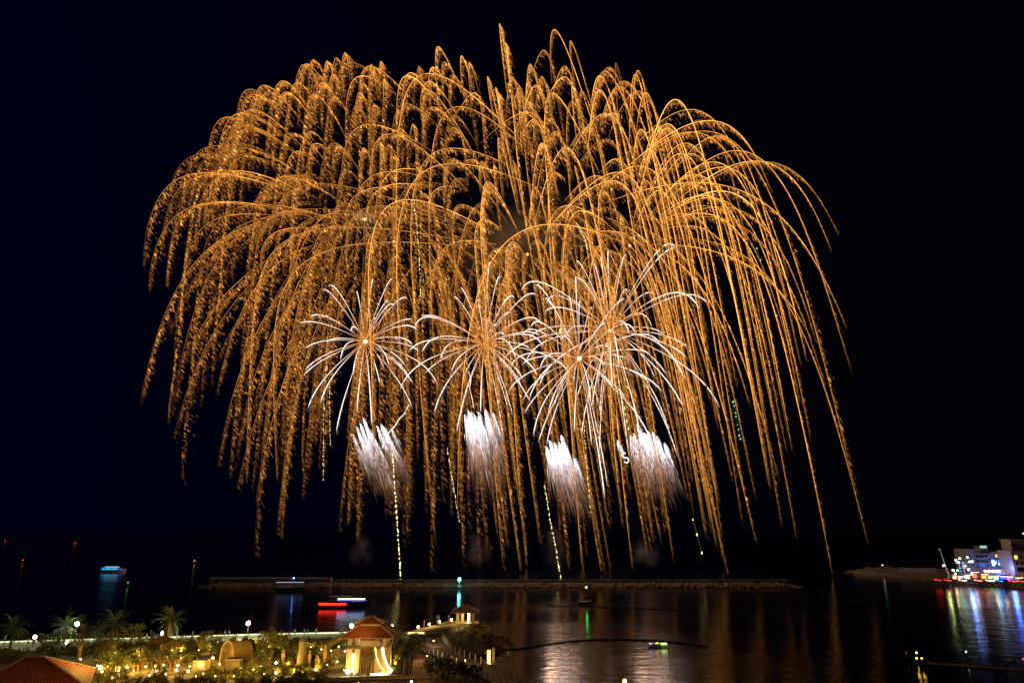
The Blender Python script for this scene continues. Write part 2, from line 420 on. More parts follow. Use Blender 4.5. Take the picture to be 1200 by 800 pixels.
street_lamp(459, 752, 736.5, 'small street lamp right of the pavilion roof', 300, r=.2)

# ------------------------------------------------------------------ tiled roof building at the corner
def tile_mat(name, c):
    m = bpy.data.materials.new(name); m.use_nodes = True; nt = m.node_tree; b = nt.nodes['Principled BSDF']; b.inputs['Roughness'].default_value = .7
    tc = nt.nodes.new('ShaderNodeTexCoord'); br = nt.nodes.new('ShaderNodeTexBrick')
    br.inputs['Scale'].default_value = 1.0; br.inputs['Brick Width'].default_value = .42; br.inputs['Row Height'].default_value = .34
    br.inputs['Mortar Size'].default_value = .055; br.inputs['Color1'].default_value = (*c, 1); br.inputs['Color2'].default_value = (c[0] * .7, c[1] * .7, c[2] * .7, 1)
    br.inputs['Mortar'].default_value = (.03, .01, .006, 1)
    nt.links.new(tc.outputs['UV'], br.inputs['Vector']); nt.links.new(br.outputs[0], b.inputs['Base Color'])
    bp = nt.nodes.new('ShaderNodeBump'); bp.inputs['Strength'].default_value = .8; bp.inputs['Distance'].default_value = .1
    inv = nt.nodes.new('ShaderNodeMath'); inv.operation = 'SUBTRACT'; inv.inputs[0].default_value = 1
    nt.links.new(br.outputs['Fac'], inv.inputs[1]); nt.links.new(inv.outputs[0], bp.inputs['Height']); nt.links.new(bp.outputs[0], b.inputs['Normal'])
    return m
TILE = tile_mat('clay_tiles', (.55, .15, .05))
def slope(name, quad, m, parent, thick=.15):
    q = [Vector(p) for p in quad]; n = (q[1] - q[0]).cross(q[2] - q[0]).normalized()
    if n.z < 0: n = -n
    g = MB(); low = [p - n * thick for p in q]; k = len(q)
    g.add(q + low, [tuple(range(k)), tuple(range(2 * k - 1, k - 1, -1))] + [(i, k + i, k + (i + 1) % k, (i + 1) % k) for i in range(k)])
    o = g.build(name, m, parent); me = o.data; uv = me.uv_layers.new(name='UVMap')
    ex = (q[1] - q[0]).normalized(); ey = n.cross(ex)
    for l in me.loops:
        p = me.vertices[l.vertex_index].co - q[0]; uv.data[l.index].uv = (p.dot(ex), p.dot(ey))
    return o
def corner_house():
    bl = Vector((0, 0, 0))
    t = empty('tiled_house', (0, 0, 0), 'house with red clay tiled hip roof in the corner by the palms', 'house')
    r0 = at(31, 769, 101); r1 = at(51, 768.5, 101); f = at(112, 783, 107); ze2 = f.z; r1.z = r0.z
    def E(px, py):
        p = G(px, py, ze2); return p
    nl = E(-34, 806); nr = E(104, 806); fr = f; fl = E(-22, 783)
    slope('roof', [nl, nr, r1, r0], TILE, t)
    o = slope('roof', [nr, fr, r1], TILE, t); o['label'] = 'bright lamp-lit orange side of the roof'
    slope('roof', [fl, nl, r0], TILE, t)
    slope('roof', [fr, fl, r0, r1], TILE, t)
    up = Vector((0, 0, .06))
    cap = mat('ridge_cap', (.55, .42, .34), .7, .2, 4)
    for a_, b_ in ((r0, r1), (r1, nr), (r1, fr), (r0, nl), (r0, fl)):
        MB().tube([a_ + up, b_ + up], .12, 6).build('ridge_cap', cap, t)
    cc = (nl + nr + fr + fl) / 4
    g = prism([(cc.x + (p.x - cc.x) * .9, cc.y + (p.y - cc.y) * .9) for p in (nl, nr, fr, fl)], 3, ze2 - .2); g.build('wall', PLASTER, t)
    MB().box((at(47, 796, 97).x, 97.0, at(47, 797, 97).z), (.35, .35, 1.3), taper=.5).build('roof_vent', WHITE, t)
    p = Vector((f.x + 2.0, 101, 0))
    return p, ze2
hp_, hz = corner_house()
hl = at(117, 784, 107)
lt = empty('wall_lamp', (hl.x, 107, 3), 'warm post lamp just outside the corner of the tiled roof', 'lamp')
MB().tube([(0, 0, 0), (0, 0, hl.z - 3)], .07, 8).build('post', METAL, lt)
MB().lathe([(.05, 0), (.2, .1), (.22, .4), (.05, .5)], 8).build('lamp_globe', WARM, lt, loc=(0, 0, hl.z - 3))
point_light('lamp_light', (-.8, -.5, hl.z + .5), 2200, (1, .5, .08), .3, lt)
lt = lamp_globe('garden_light', (G(30, 800, 3).x, 80, 9), 'added warm light above the near roof side of the tiled house', r=.2, power=2000, color=(1, .45, .15), post=.3)  # added light above the roof, only to light its near side
lt.location = (at(30, 810, 84).x, 84, 12.5)

# ------------------------------------------------------------------ big stair pavilion
def hip(name, parent, w, d, z0, z1, top=.04, m=None, n=4, th=.14):
    """hipped roof: four sloping sides with thickness, hollow below"""
    g = MB(); a = [(-w / 2, -d / 2), (w / 2, -d / 2), (w / 2, d / 2), (-w / 2, d / 2)]
    bot = [(x, y, z0) for x, y in a]; tp = [(x * top, y * top, z1) for x, y in a]
    b2 = [(x * .96, y * .96, z0 - th) for x, y in a]; t2 = [(x * top, y * top, z1 - th * 1.6) for x, y in a]
    vs = bot + tp + b2 + t2; fs = []
    for i in range(4):
        j = (i + 1) % 4; fs += [(i, j, 4 + j, 4 + i), (8 + j, 8 + i, 12 + i, 12 + j), (j, i, 8 + i, 8 + j)]
    fs.append((4, 5, 6, 7)); g.add(vs, fs); o = g.build(name, m, parent)
    uv = o.data.uv_layers.new(name='UVMap')
    for pl in o.data.polygons:
        nrm = pl.normal; ex = Vector((1, 0, 0)) if abs(nrm.y) > abs(nrm.x) else Vector((0, 1, 0)); ey = nrm.cross(ex)
        for li in pl.loop_indices:
            p = o.data.vertices[o.data.loops[li].vertex_index].co; uv.data[li].uv = (p.dot(ex), p.dot(ey))
    return o
SMALLTILE = tile_mat('pavilion_tiles', (.55, .19, .07))
def pavilion():
    b = G(433, 785, 3.0); s = b.y / 800 / (CT + .48 * ST * 1.0) # metres per pixel, roughly
    Y = b.y; zof = lambda y: at(433, y, Y).z - 3.0; xof = lambda x: at(x, 760, Y).x - b.x
    t = empty('stair_pavilion', (b.x, Y, 3), 'two storey lookout pavilion with double tiled roof and glowing stair strips', 'pavilion', rz=0)
    ze = zof(743); zf = zof(757)
    # lower storey pillars and walls
    for x in (412.5, 421.5): MB().box((xof(x), -1.5, zf / 2), (.8, .8, zf)).build('pillar', PLASTER, t)
    for x in (443, 452.5): MB().box((xof(x), 2.2, zf / 2), (.85, .85, zf)).build('pillar', PLASTER, t)
    g = MB(); g.box((xof(432), 2.6, zf / 2 - .15), (xof(446) - xof(418), .4, zf - .3)); g.build('rear_wall', WOOD, t)
    g = MB(); g.box((xof(432.3), .5, zf + .15), (xof(457) - xof(408.5), 5.4, .32)); g.build('floor_slab', WOOD, t)
    for x, y in ((412.5, -1.7), (421.5, -1.7), (443, -1.7), (452.5, -1.7), (414, 2.6), (451, 2.6)):
        MB().box((xof(x), y, (zf + .3 + ze) / 2 + .05), (.55, .55, ze - zf - .2)).build('column', PLASTER, t)
    g = MB(); g.box((xof(436), -2.05, zf + .75), (xof(450) - xof(426.5), .18, .85)); g.build('parapet', PLASTER, t)
    hip('lower_roof', t, xof(463) - xof(401), 7.6, ze, zof(730.5), .40, SMALLTILE)
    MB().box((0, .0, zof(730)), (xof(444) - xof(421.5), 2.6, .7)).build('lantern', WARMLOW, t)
    hip('upper_roof', t, xof(451) - xof(416.5), 4.2, zof(728.6), zof(721.5), .05, SMALLTILE)
    cap = mat('ridge_cap', (.5, .4, .3), .7)
    w = (xof(463) - xof(401)) / 2; zt = zof(730.5)
    for sx in (-1, 1):
        for sy in (-1, 1):
            MB().tube([(sx * w, sy * 3.8, ze + .05), (sx * w * .4, sy * 3.8 * .4, zt + .05)], .11, 6).build('ridge', cap, t)
            w2 = (xof(451) - xof(416.5)) / 2
            MB().tube([(sx * w2, sy * 2.1, zof(728.6) + .05), (sx * .2, sy * .15, zof(721.5) + .05)], .09, 6).build('ridge', cap, t)
    # curved stair coming down in front, with glowing strips under its two strings
    st = [(xof(446), -2.3, zf - .1), (xof(449), -2.9, zf * .62), (xof(454.5), -3.6, zf * .25), (xof(460), -4.0, .12 * zf), (xof(456), -4.6, .05), (xof(446), -4.8, .02), (xof(438), -5.0, 0)]
    g = MB()
    n = 34
    def cr(pts, u):
        u *= len(pts) - 1; i = min(int(u), len(pts) - 2); f = u - i; return Vector(pts[i]).lerp(Vector(pts[i + 1]), f)
    for k in range(n):
        p = cr(st, k / n); g.box((p.x, p.y + .4, max(p.z, 0.03) / 2 + .08), (1.3, 1.0, max(p.z, .03) + .16), 0)
    g.build('stair', PLASTER, t)
    for dx, dy, ln in ((-.45, -.15, .85), (.75, -.15, 1.0)):
        MB().tube([cr(st, u / 20 * ln) + Vector((dx, dy, .35)) for u in range(21)], .10, 6).build('light_strip', WARM if dx > 0 else WARMLOW, t)
    MB().box((xof(417.6), -2.1, zf * .42), (.2, .12, zf * .72)).build('light_strip', WARM, t)
    g = MB()
    for k in range(5): g.box((xof(427 + k * 3), -1.95, zf * .35), (.12, .12, zf * .7))
    g.build('railing', WOOD, t)
    point_light('lamp_light', (xof(433), -.5, ze - .7), 300, (1, .52, .06), .4, t)
    point_light('lamp_light', (xof(417), -4.2, 1.0), 35, (1, .52, .06), .2, t)
    point_light('lamp_light', (xof(450), -6.2, 1.6), 70, (1, .52, .06), .2, t)
    point_light('lamp_light', (xof(432), -.2, zf - 1.2), 90, (1, .52, .06), .3, t)
    point_light('lamp_light', (xof(428), -4.8, zt + .8), 330, (1, .45, .10), .3, t)  # extra light added before the roof to brighten its tiles
pavilion()

def gazebo():
    Y = 165; p = at(546, 729, Y); z = p.z
    s = lambda x: at(x, 722, Y).x - p.x; zz = lambda y: at(546, y, Y).z - z
    t = empty('gazebo', (p.x, Y, z), 'small four column gazebo with red hip roof on top of the rocky mound', 'gazebo')
    MB().box((0, 0, -.6), (s(561) - s(531), 5.0, 1.3)).build('plinth', STONE, t)
    for x, y in ((537, -1.9), (555, -1.9), (541.5, 1.9), (549.3, 1.9)):
        MB().box((s(x), y, zz(716) / 2), (.62, .62, zz(716))).build('column', PLASTER, t)
    hip('roof', t, s(562.5) - s(529.5), 6.4, zz(715.6), zz(708.2), .06, SMALLTILE)
    cap = mat('ridge_cap', (.5, .4, .3), .7); w = (s(562.5) - s(529.5)) / 2
    for sx in (-1, 1):
        for sy in (-1, 1): MB().tube([(sx * w, sy * 3.2, zz(715.6) + .05), (sx * .2, sy * .1, zz(708.2) + .05)], .1, 6).build('ridge', cap, t)
    MB().tube([(s(549), -1.2, 0), (s(549), -1.2, zz(717))], .13, 8).build('lamp', WARM, t)
    point_light('lamp_light', (0, -.3, zz(716) - .6), 260, (1, .7, .2), .25, t)
    point_light('lamp_light', (s(540), -4.0, 1.2), 90, (1, .7, .2), .2, t)
gazebo()
for (x, y, z, n) in [(490, 737.5, 3.6, 'nearest the garden'), (503, 734.3, 3.95, 'second from the garden'), (515, 731.5, 4.2, 'second from the gazebo'), (529, 729, 4.5, 'nearest the gazebo')]:
    p = G(x, y, z); lamp_globe('path_light', p, 'warm light on the causeway to the gazebo, ' + n, r=.24, power=80, color=(1, .62, .18), group='lights on the gazebo causeway', post=.35)
for (x0, x1, y, w_) in [(478, 497, 741.4, 'lowest, nearest the garden'), (504, 520, 735.2, 'the middle one'), (518, 532, 732, 'highest, nearest the gazebo')]:
    a = G(x0, y, 3.7); b = G(x1, y - .3, 3.7)
    tag(MB().tube([a, b], .16, 6).build('light_strip', WARMLOW), 'glowing warm light strip on the causeway edge, ' + w_, 'light strip', 'light strips along the causeway')

# ------------------------------------------------------------------ boardwalk with posts, lit hut, beam
def boardwalk():
    Lp = [(488, 760), (505, 767), (528, 777), (550, 787), (575, 799), (605, 815)]; Rp = [(519, 750), (528, 762), (545, 770), (568, 780), (600, 795), (630, 811)]
    t = empty('boardwalk', G(545, 780, 3), 'dark timber boardwalk with rows of pale posts curving down to the water', 'boardwalk'); o = t.location
    def sample(pts, n):
        P = [G(x, y, 3.15) for x, y in pts]; seg = [(P[i + 1] - P[i]).length for i in range(len(P) - 1)]; T = sum(seg); out = []
        for k in range(n + 1):
            d = T * k / n; i = 0
            while i < len(seg) - 1 and d > seg[i]: d -= seg[i]; i += 1
            out.append(P[i].lerp(P[i + 1], min(1, d / seg[i])) - o)
        return out
    a = sample(Lp, 40); b = sample(Rp, 40)
    g = MB()
    for i in range(40):
        q = [a[i], a[i + 1], b[i + 1], b[i]]; zj = .01 * (i % 2)
        g.add([(p.x, p.y, .1 + zj) for p in q] + [(p.x, p.y, .22 + zj) for p in q], [(3, 2, 1, 0), (4, 5, 6, 7), (0, 1, 5, 4), (1, 2, 6, 5), (2, 3, 7, 6), (3, 0, 4, 7)])
    g.build('deck', DARKWOOD, t)
    for side in (a, b):
        for k, p in enumerate(side):
            if k % 2 == 0: MB().tube([(p.x, p.y, .2), (p.x, p.y, 1.35)], .1, 6).build('post', WHITE, t)
        MB().tube([(p.x, p.y, 1.1) for p in side], .04, 5).build('rail_rope', DARKWOOD, t)
boardwalk()
sand = [(486, 762), (505, 768), (527, 778), (545, 787), (560, 800), (500, 812), (482, 790)]
g = prism([xy(G(x, y, 3)) for x, y in sand], 2.9, 3.03).build('sand_path', mat('sand', (.30, .17, .09), .95, .3, .4)); tag(g, kind='structure')
g = prism([xy(G(x, y, 3)) for x, y in [(494, 754), (516, 752.5), (521, 757.5), (498, 760)]], 3.0, 3.12).build('stone_landing', STONE); tag(g, kind='structure')
for (x, y, pw) in [(500, 775, 260), (545, 781, 220), (508, 757, 150)]:
    lamp_globe('boardwalk_light', G(x, y, 3.1), {500: 'small warm light on the sandy bank beside the boardwalk', 545: 'small warm light halfway down the boardwalk', 508: 'small light at the landing where the boardwalk begins'}[x], r=.09, power=pw, color=(1, .62, .3), post=.9, cat='path light')
def lit_hut():
    b = G(574, 777, 1.0); t = empty('pier_hut', (b.x, b.y, 0), 'small lit pier hut beside the boardwalk, its yellow pillar emitting to look lit', 'hut')
    s = b.y / 800 / 1.07
    MB().box((-.2, 0, .55), (14 * s, 3, 1.1)).build('base', STONE, t)
    MB().box((-1.1 * s, -1.0, 2.2), (3.6 * s, .7, 2.4)).build('lit_pillar', emit('hut_glow', (1, .72, .2), 3.0), t)  # column emits so that it looks lit by a lamp
    MB().box((4.2 * s, 0, 2.3), (2.6 * s, .8, 2.8)).build('pillar', PLASTER, t)
    MB().tube([(-7 * s, .2, 2.8), (28 * s, 1.2, 3.6)], .13, 6).build('boom_arm', WOOD, t)
    MB().box((21 * s, 1.0, 2.6), (.4, .3, .7)).build('hanging_lantern', WHITE, t)
    MB().tube([(21 * s, 1.0, 2.95), (21 * s, 1.0, 3.45)], .03, 5).build('chain', METAL, t)
    point_light('lamp_light', (-.6, -2.0, 2.0), 60, (1, .7, .2), .2, t)
lit_hut()
lw = MB(); a = G(378, 796, 3); b = G(505, 792, 3)
lw.tube([a, b], .1, 4); lw = MB()
d = (b - a); ang = math.atan2(d.y, d.x); c = (a + b) / 2
tg = empty('retaining_wall', (c.x, c.y - 1, 3), 'cream block garden wall at the bottom edge below the pavilion', 'wall', rz=ang)
MB().box((0, 0, -.6), (d.length, .5, 1.9)).build('wall_blocks', PLASTER, tg)
MB().box((0, 0, .42), (d.length + .2, .7, .14)).build('coping', STONE, tg)
lamp_globe('garden_light', G(482, 803, 3), 'warm light before the right end of the cream block wall', r=.15, power=120, color=(1, .62, .2), post=.4)
lamp_globe('garden_light', G(420, 806, 3), 'warm light before the left part of the cream block wall', r=.15, power=50, color=(1, .66, .3), post=.4)

# ------------------------------------------------------------------ garden furniture
def block(x0, x1, y0, y1, lab, name='stone_block', m=STONE):
    b = G((x0 + x1) / 2, y1, 3); zt = at((x0 + x1) / 2, y0, b.y).z; wd = at(x1, y1, b.y).x - at(x0, y1, b.y).x
    t = empty(name, (b.x, b.y + 1, 3), lab, 'planter')
    MB().box((0, 0, (zt - 3) / 2), (wd, 2.0, zt - 3), taper=.96).build('body', m, t)
    MB().box((0, 0, zt - 3 + .07), (wd * 1.04, 2.1, .12)).build('coping', PLASTER, t)
block(225, 240, 774.5, 785, 'square stone planter left of the thatched hut')
block(263, 280, 773, 783.5, 'square stone planter right of the thatched hut')
block(297, 315, 771, 780, 'stone planter under the hanging vine')
def thatch_hut():
    b = G(262, 780, 3); t = empty('thatched_hut', (b.x, b.y + 1, 3), 'vaulted thatched hut with pale arched front between the stone planters', 'hut', rz=-.25)
    g = MB(); n = 14; w = 1.3; h = 3.7; L = 3.2; vs = []; fs = []
    for i in range(n + 1):
        a = math.pi * i / n; x = -w * math.cos(a); z = h * math.sin(a) ** .75
        vs += [(x, 0, z), (x * 1.0 + L, .8, z)]
    for i in range(n): fs.append((2 * i, 2 * i + 2, 2 * i + 3, 2 * i + 1))
    g.add(vs, fs); g.add([v for k, v in enumerate(vs) if k % 2 == 1], [tuple(range(n + 1))]); g.build('vault', mat('thatch', (.15, .105, .055), .95, .4, 3), t)
    MB().add([(v[0], v[1] + .35, v[2] * .95) for k, v in enumerate(vs) if k % 2 == 0], [tuple(range(n, -1, -1))]).build('front', STONE, t)
    MB().tube([v for k, v in enumerate(vs) if k % 2 == 0], .14, 6).build('arch_trim', PLASTER, t)
thatch_hut()
def parasol(x, y, lab, h=2.6, r=2.0):
    b = G(x, y, 3); t = empty('thatched_parasol', b, lab, 'parasol', 'thatched parasols')
    MB().tube([(0, 0, 0), (0, 0, h)], .09, 6).build('post', WOOD, t)
    rr = random.Random(x); g = MB(); n = 40; vs = [(0, 0, h + .9)]
    for k in range(n): a = 6.283 * k / n; q = r * rr.uniform(.88, 1.05); vs.append((math.cos(a) * q, math.sin(a) * q, h - .15 + rr.uniform(-.12, .1)))
    g.add(vs, [(0, 1 + k, 1 + (k + 1) % n) for k in range(n)]); g.add([(v[0], v[1], v[2] - .16) for v in vs], [(0, 1 + (k + 1) % n, 1 + k) for k in range(n)])
    g.build('thatch', mat('thatch', (.15, .105, .055), .95, .4, 3), t)
parasol(188, 768, 'thatched parasol glowing orange behind the timber loungers', 2.6, 2.3)
parasol(201, 770, 'smaller thatched parasol beside the orange glowing one', 2.2, 1.5)
parasol(120, 772, 'brown thatched parasol near the small reddish palm', 2.4, 2.2)
def lounger(x, y, rz, lab):
    t = empty('sun_lounger', G(x, y, 3), lab, 'sun lounger', 'timber loungers on the terrace', rz)
    MB().box((0, 0, .42), (2.0, .8, .1)).build('seat', WOOD, t)
    g = MB(); g.add([(-1, -.4, .47), (-1, .4, .47), (-1.7, .4, 1.15), (-1.7, -.4, 1.15), (-1, -.4, .37), (-1, .4, .37), (-1.75, .4, 1.08), (-1.75, -.4, 1.08)],
          [(0, 1, 2, 3), (7, 6, 5, 4), (0, 4, 5, 1), (1, 5, 6, 2), (2, 6, 7, 3), (3, 7, 4, 0)]); g.build('backrest', WOOD, t)
    for sx in (-.8, .8):
        for sy in (-.35, .35): MB().box((sx, sy, .18), (.1, .1, .36)).build('leg', WOOD, t)
for (x, y, rz, lab) in [(172, 778, .2, 'timber lounger at the left end of the terrace row'), (181, 776, .1, 'second timber lounger from the left on the terrace'),
                        (192, 777, .2, 'third timber lounger, under the orange thatched parasol'), (204, 776, .1, 'timber lounger at the right end of the terrace row')]:
    lounger(x, y, rz, lab)
def terrace():
    a = G(128, 797, 3); b = G(216, 784, 3)
    g = prism([xy(G(*p, 3)) for p in [(146, 790), (216, 783), (220, 787), (152, 797)]], 3.0, 3.25).build('terrace_paving', DARKWOOD); tag(g, kind='structure')
    t = empty('terrace_fence', G(170, 786, 3.25), 'low timber post fence along the terrace under the loungers', 'fence'); o = t.location
    pts = [G(118 + k * 5.4, 789.5 - k * .42, 3.25) - o for k in range(18)]
    for p in pts: MB().box((p.x, p.y, .5), (.14, .14, 1.0)).build('post', WOOD, t)
    MB().tube([(p.x, p.y, .85) for p in pts], .05, 5).build('rail', WOOD, t)
terrace()
def curved_wall():
    t = empty('curved_bench', G(394, 774, 3), 'curved pale plaster arch wall left of the pavilion', 'bench wall')
    pts = [(-1.4, 0, .1), (-1.6, .1, 1.6), (-1.2, .3, 2.7), (-.2, .8, 3.4), (1.2, 1.3, 3.8), (2.8, 1.8, 4.0)]
    g = MB(); g.tube(pts, [.45, .5, .5, .48, .42, .4], 8); g.build('arch', STONE, t)
    MB().lathe([(.25, 0), (.5, .6), (.55, 1.6), (.3, 2.2)], 10).build('inner_pier', STONE, t, loc=(.3, -.2, 0))
curved_wall()
for (x, y, h, lab) in [(362, 781, 2.2, 'tallest of the three cream stone figures left of the curved arch'), (371, 783, 1.8, 'middle cream stone figure, thin and straight'),
                       (380, 780, 3.0, 'pale bluish stone figure closest to the curved arch'), (331, 778, 2.0, 'lone cream post left of the tall lit pillar')]:
    t = empty('stone_figure', G(x, y, 3), lab, 'sculpture', 'slim stone figures on the lawn')
    MB().box((0, 0, .15), (.8, .8, .3)).build('plinth', STONE, t)
    MB().lathe([(.3, 0), (.22, h * .2), (.34, h * .5), (.3, h * .7), (.12, h * .8), (.2, h * .88), (.16, h * .97), (.03, h)], 10).build('figure', PLASTER, t, loc=(0, 0, .3))
t = empty('lit_pillar', G(353, 781, 3), 'tall rough stone pillar lit from below in the garden middle', 'pillar')
MB().lathe([(.9, 0), (.8, 1.4), (.62, 3), (.7, 3.9), (.3, 4.4)], 9).build('shaft', STONE, t)
MB().lathe([(1.1, 0), (1.05, .35)], 9).build('foot', PLASTER, t)
# small lit trees
def small_tree(x, y, h, cr, seed, lab, m=LEAF2, bare=False):
    t = empty('small_tree', G(x, y, 3), lab, 'tree', 'small garden trees'); r = random.Random(seed)
    g = MB(); g.tube([(0, 0, 0), (.05, 0, h * .5), (0, .05, h * .7)], [.14, .11, .07], 7)
    for k in range(7):
        a = r.uniform(0, 6.28); g.tube([(0, 0, h * r.uniform(.35, .65)), (math.cos(a) * cr * .8, math.sin(a) * cr * .8, h * r.uniform(.75, 1.05))], [.06, .02], 5)
    g.build('trunk', TRUNK if not bare else PLASTER, t)
    if cr: leaf_cloud(170 if bare else 480, cr, cr, h * .3, .2, seed, zc=h * .8).build('crown', m, t)
small_tree(90, 777, 4.2, 1.3, 41, 'small bare limbed tree lit bright from its foot beside the tiled roof', bare=True)
small_tree(233, 768, 3.2, .9, 42, 'slender yellow lit small tree behind the left planter')
small_tree(287, 772, 3.6, 1.1, 43, 'yellow lit small tree right of the right planter')
small_tree(238, 758, 2.6, 1.0, 44, 'yellow lit tree right under the sea wall above the hut')
small_tree(330, 765, 3.6, 1.7, 45, 'leafy yellow lit tree with drooping twigs in the garden middle')
small_tree(312, 762, 3.6, 1.8, 46, 'broad yellow lit tree left of the drooping one')
small_tree(152, 764, 4.4, 2.4, 47, 'large dark round tree rising beside the parasols', m=LEAF)
small_tree(66, 768, 4.2, 2.0, 48, 'dark bushy tree between the lamps left of the bare tree', m=LEAF)
small_tree(47, 766, 3.2, 1.2, 49, 'small pale tree right behind the ridge of the tiled roof', m=LEAF2)

# ------------------------------------------------------------------ people
def person(loc, rz, lab, top=(.1, .12, .3), legs=(.03, .03, .05), h=1.72, seed=0, arm_up=False):
    r = random.Random(seed); t = empty('person', loc, lab, 'person', None, rz)
    st = r.uniform(.08, .2)
    v = [(0, 0, .95), (0, 0, 1.15), (0, .01, 1.38), (0, .01, 1.5), (0, .02, 1.62), (0, .02, 1.72),
         (.19, 0, 1.4), (.25, .03, 1.12), (.24, .12, .88), (-.19, 0, 1.4), (-.26, .02, 1.13), (-.25, .1, .88),
         (.1, 0, .9), (.11, st * .5, .5), (.11, st, .08), (.11, st + .13, .04), (-.1, 0, .9), (-.11, -st * .3, .5), (-.11, -st, .08), (-.11, -st + .13, .04)]
    if arm_up: v[7] = (.3, .2, 1.3); v[8] = (.2, .4, 1.5)
    e = [(0, 1), (1, 2), (2, 3), (3, 4), (4, 5), (2, 6), (6, 7), (7, 8), (2, 9), (9, 10), (10, 11), (0, 12), (12, 13), (13, 14), (14, 15), (0, 16), (16, 17), (17, 18), (18, 19)]
    rad = [.15, .14, .15, .06, .1, .09, .06, .045, .035, .06, .045, .035, .09, .065, .05, .04, .09, .065, .05, .04]
    k = h / 1.78; me = bpy.data.meshes.new('body'); me.from_pydata([tuple(c * k for c in q) for q in v], e, []); me.update()
    o = bpy.data.objects.new('body', me); col.objects.link(o); o.parent = t
    sk = o.modifiers.new('skin', 'SKIN')
    if not me.skin_vertices: me.attributes  # ensured by the modifier
    for i, sv in enumerate(me.skin_vertices[0].data): sv.radius = (rad[i] * k, rad[i] * k * .8); sv.use_root = (i == 0)
    o.modifiers.new('sub', 'SUBSURF').levels = 1; o.modifiers['sub'].render_levels = 1
    skin = mat('skin', (.45, .28, .2), .6); me.materials.append(mat('cloth_%d' % seed, top, .9))
    MB().lathe([(.02, .0), (.105, .03), (.12, .1), (.09, .18), (.02, .21)], 10).build('hair', mat('hair', (.02, .015, .01), .7), t, loc=(0, -.01, 1.60 * k))
    g = MB(); g.lathe([(.19 * k, 0), (.2 * k, .12), (.16 * k, .3)], 10); g.build('trousers', mat('trouser_%d' % seed, legs, .9), t, loc=(0, 0, .78 * k))
    return t
PP = [(32, 758, (.5, .5, .45), 'person in pale clothes on the left promenade beside one in blue'), (38, 758, (.05, .08, .5), 'person in blue on the left promenade beside one in pale clothes'),
      (171, 752, (.5, .45, .15), 'person in yellowish top at the sea wall left of the lone palm'), (184, 752, (.06, .1, .5), 'person in blue top beside the lone palm trunk'),
      (225, 749.5, (.4, .4, .4), 'person in grey at the sea wall, alone between the palm and the lamp'), (263, 748, (.45, .45, .45), 'person in light grey left of the bright street lamp'),
      (268, 748, (.4, .38, .3), 'person in beige standing with the light grey one near the lamp'), (320, 746.5, (.1, .2, .5), 'person in blue on the promenade right of the lamp'),
      (345, 746, (.5, .6, .4), 'person in pale green on the long promenade stretch'), (356, 746, (.5, .5, .3), 'person in cream on the promenade beside the turquoise one'),
      (360, 745.5, (.05, .4, .5), 'person in turquoise on the promenade'), (370, 745.5, (.55, .6, .5), 'person in white rightmost on the long promenade stretch')]
for i, (x, y, c, lab) in enumerate(PP):
    p = G(x, y, 3.02); person((p.x, p.y, 3.02), random.uniform(0, 6), lab, c, seed=i, arm_up=i % 3 == 0)
for i, (x, y, z, c, lab) in enumerate([(512, 729.5, 4.1, (.3, .35, .35), 'person in grey on the causeway looking at the fireworks, left of two'), (514.5, 729.3, 4.1, (.4, .45, .45), 'person in pale top on the causeway, right of two'),
        (526, 728, 4.3, (.35, .12, .06), 'person in rust red top close to the gazebo'), (497, 735, 3.8, (.4, .12, .05), 'person in red alone halfway along the causeway'),
        (497, 757, 3.12, (.01, .01, .015), 'person all in black at the start of the boardwalk')]):
    person(G(x, y, z), random.uniform(0, 6), lab, c, seed=30 + i)
def small_wheel(x, y, lab): pass

# ------------------------------------------------------------------ boats and buoys on the water
def boat(loc, L, rz, lab, cat='boat', cabin=True, hullm=HULL, name='boat', strips=(), lampc=None, lampp=0, lamp_z=2.4):
    t = empty(name, loc, lab, cat, None, rz); g = MB(); n = 9; vs = []; fs = []; W = L * .14 if L > 8 else L * .18; D = L * .07 + .35
    for i in range(n + 1):
        u = i / n; x = -L / 2 + L * u; w = W * (1 - max(0, (u - .55) / .45) ** 2) ; zt = D * (1 + .35 * u * u)
        w = max(w, .03); vs += [(x, -w, zt), (x, -w * .65, -.3), (x, w * .65, -.3), (x, w, zt)]
    for i in range(n):
        for j in range(4): a = i * 4 + j; b = i * 4 + (j + 1) % 4; fs.append((a, b, b + 4, a + 4))
    fs += [(3, 2, 1, 0), (n * 4, n * 4 + 1, n * 4 + 2, n * 4 + 3)]; g.add(vs, fs); g.build('hull', hullm, t)
    if cabin:
        MB().box((-L * .08, 0, D + L * .05), (L * .45, W * 1.3, L * .10 + .3), taper=.92).build('cabin', WHITE if hullm is not HULL else METAL, t)
        MB().tube([(-L * .05, 0, D + L * .1), (-L * .05, 0, D + L * .1 + 1.2)], .05, 5).build('mast', METAL, t)
    for (x0, x1, y, z, r, m, nm) in strips: MB().tube([(x0, y, z), (x1, y, z)], r, 6).build(nm, m, t)
    if lampc:
        MB().lathe([(.05, 0), (.24, .14), (.24, .4), (.05, .52)], 8).build('lamp', emit('lamp_%s' % str(lampc), lampc, 25), t, loc=(L * .1, 0, lamp_z))
        MB().tube([(L * .1, 0, D * .9), (L * .1, 0, lamp_z)], .04, 5).build('lamp_mast', METAL, t)
        if lampp: point_light('lamp_light', (L * .1, 0, lamp_z + .8), lampp, lampc, .3, t)
    return t
p = G(133, 670, 0)
cy_ = emit('cyan_strip', (.0, .55, .85), 1.5); ye = emit('yellow_strip', (.8, .9, .1), 1.0); bl = emit('blue_strip', (.02, .1, 1), 1.2)
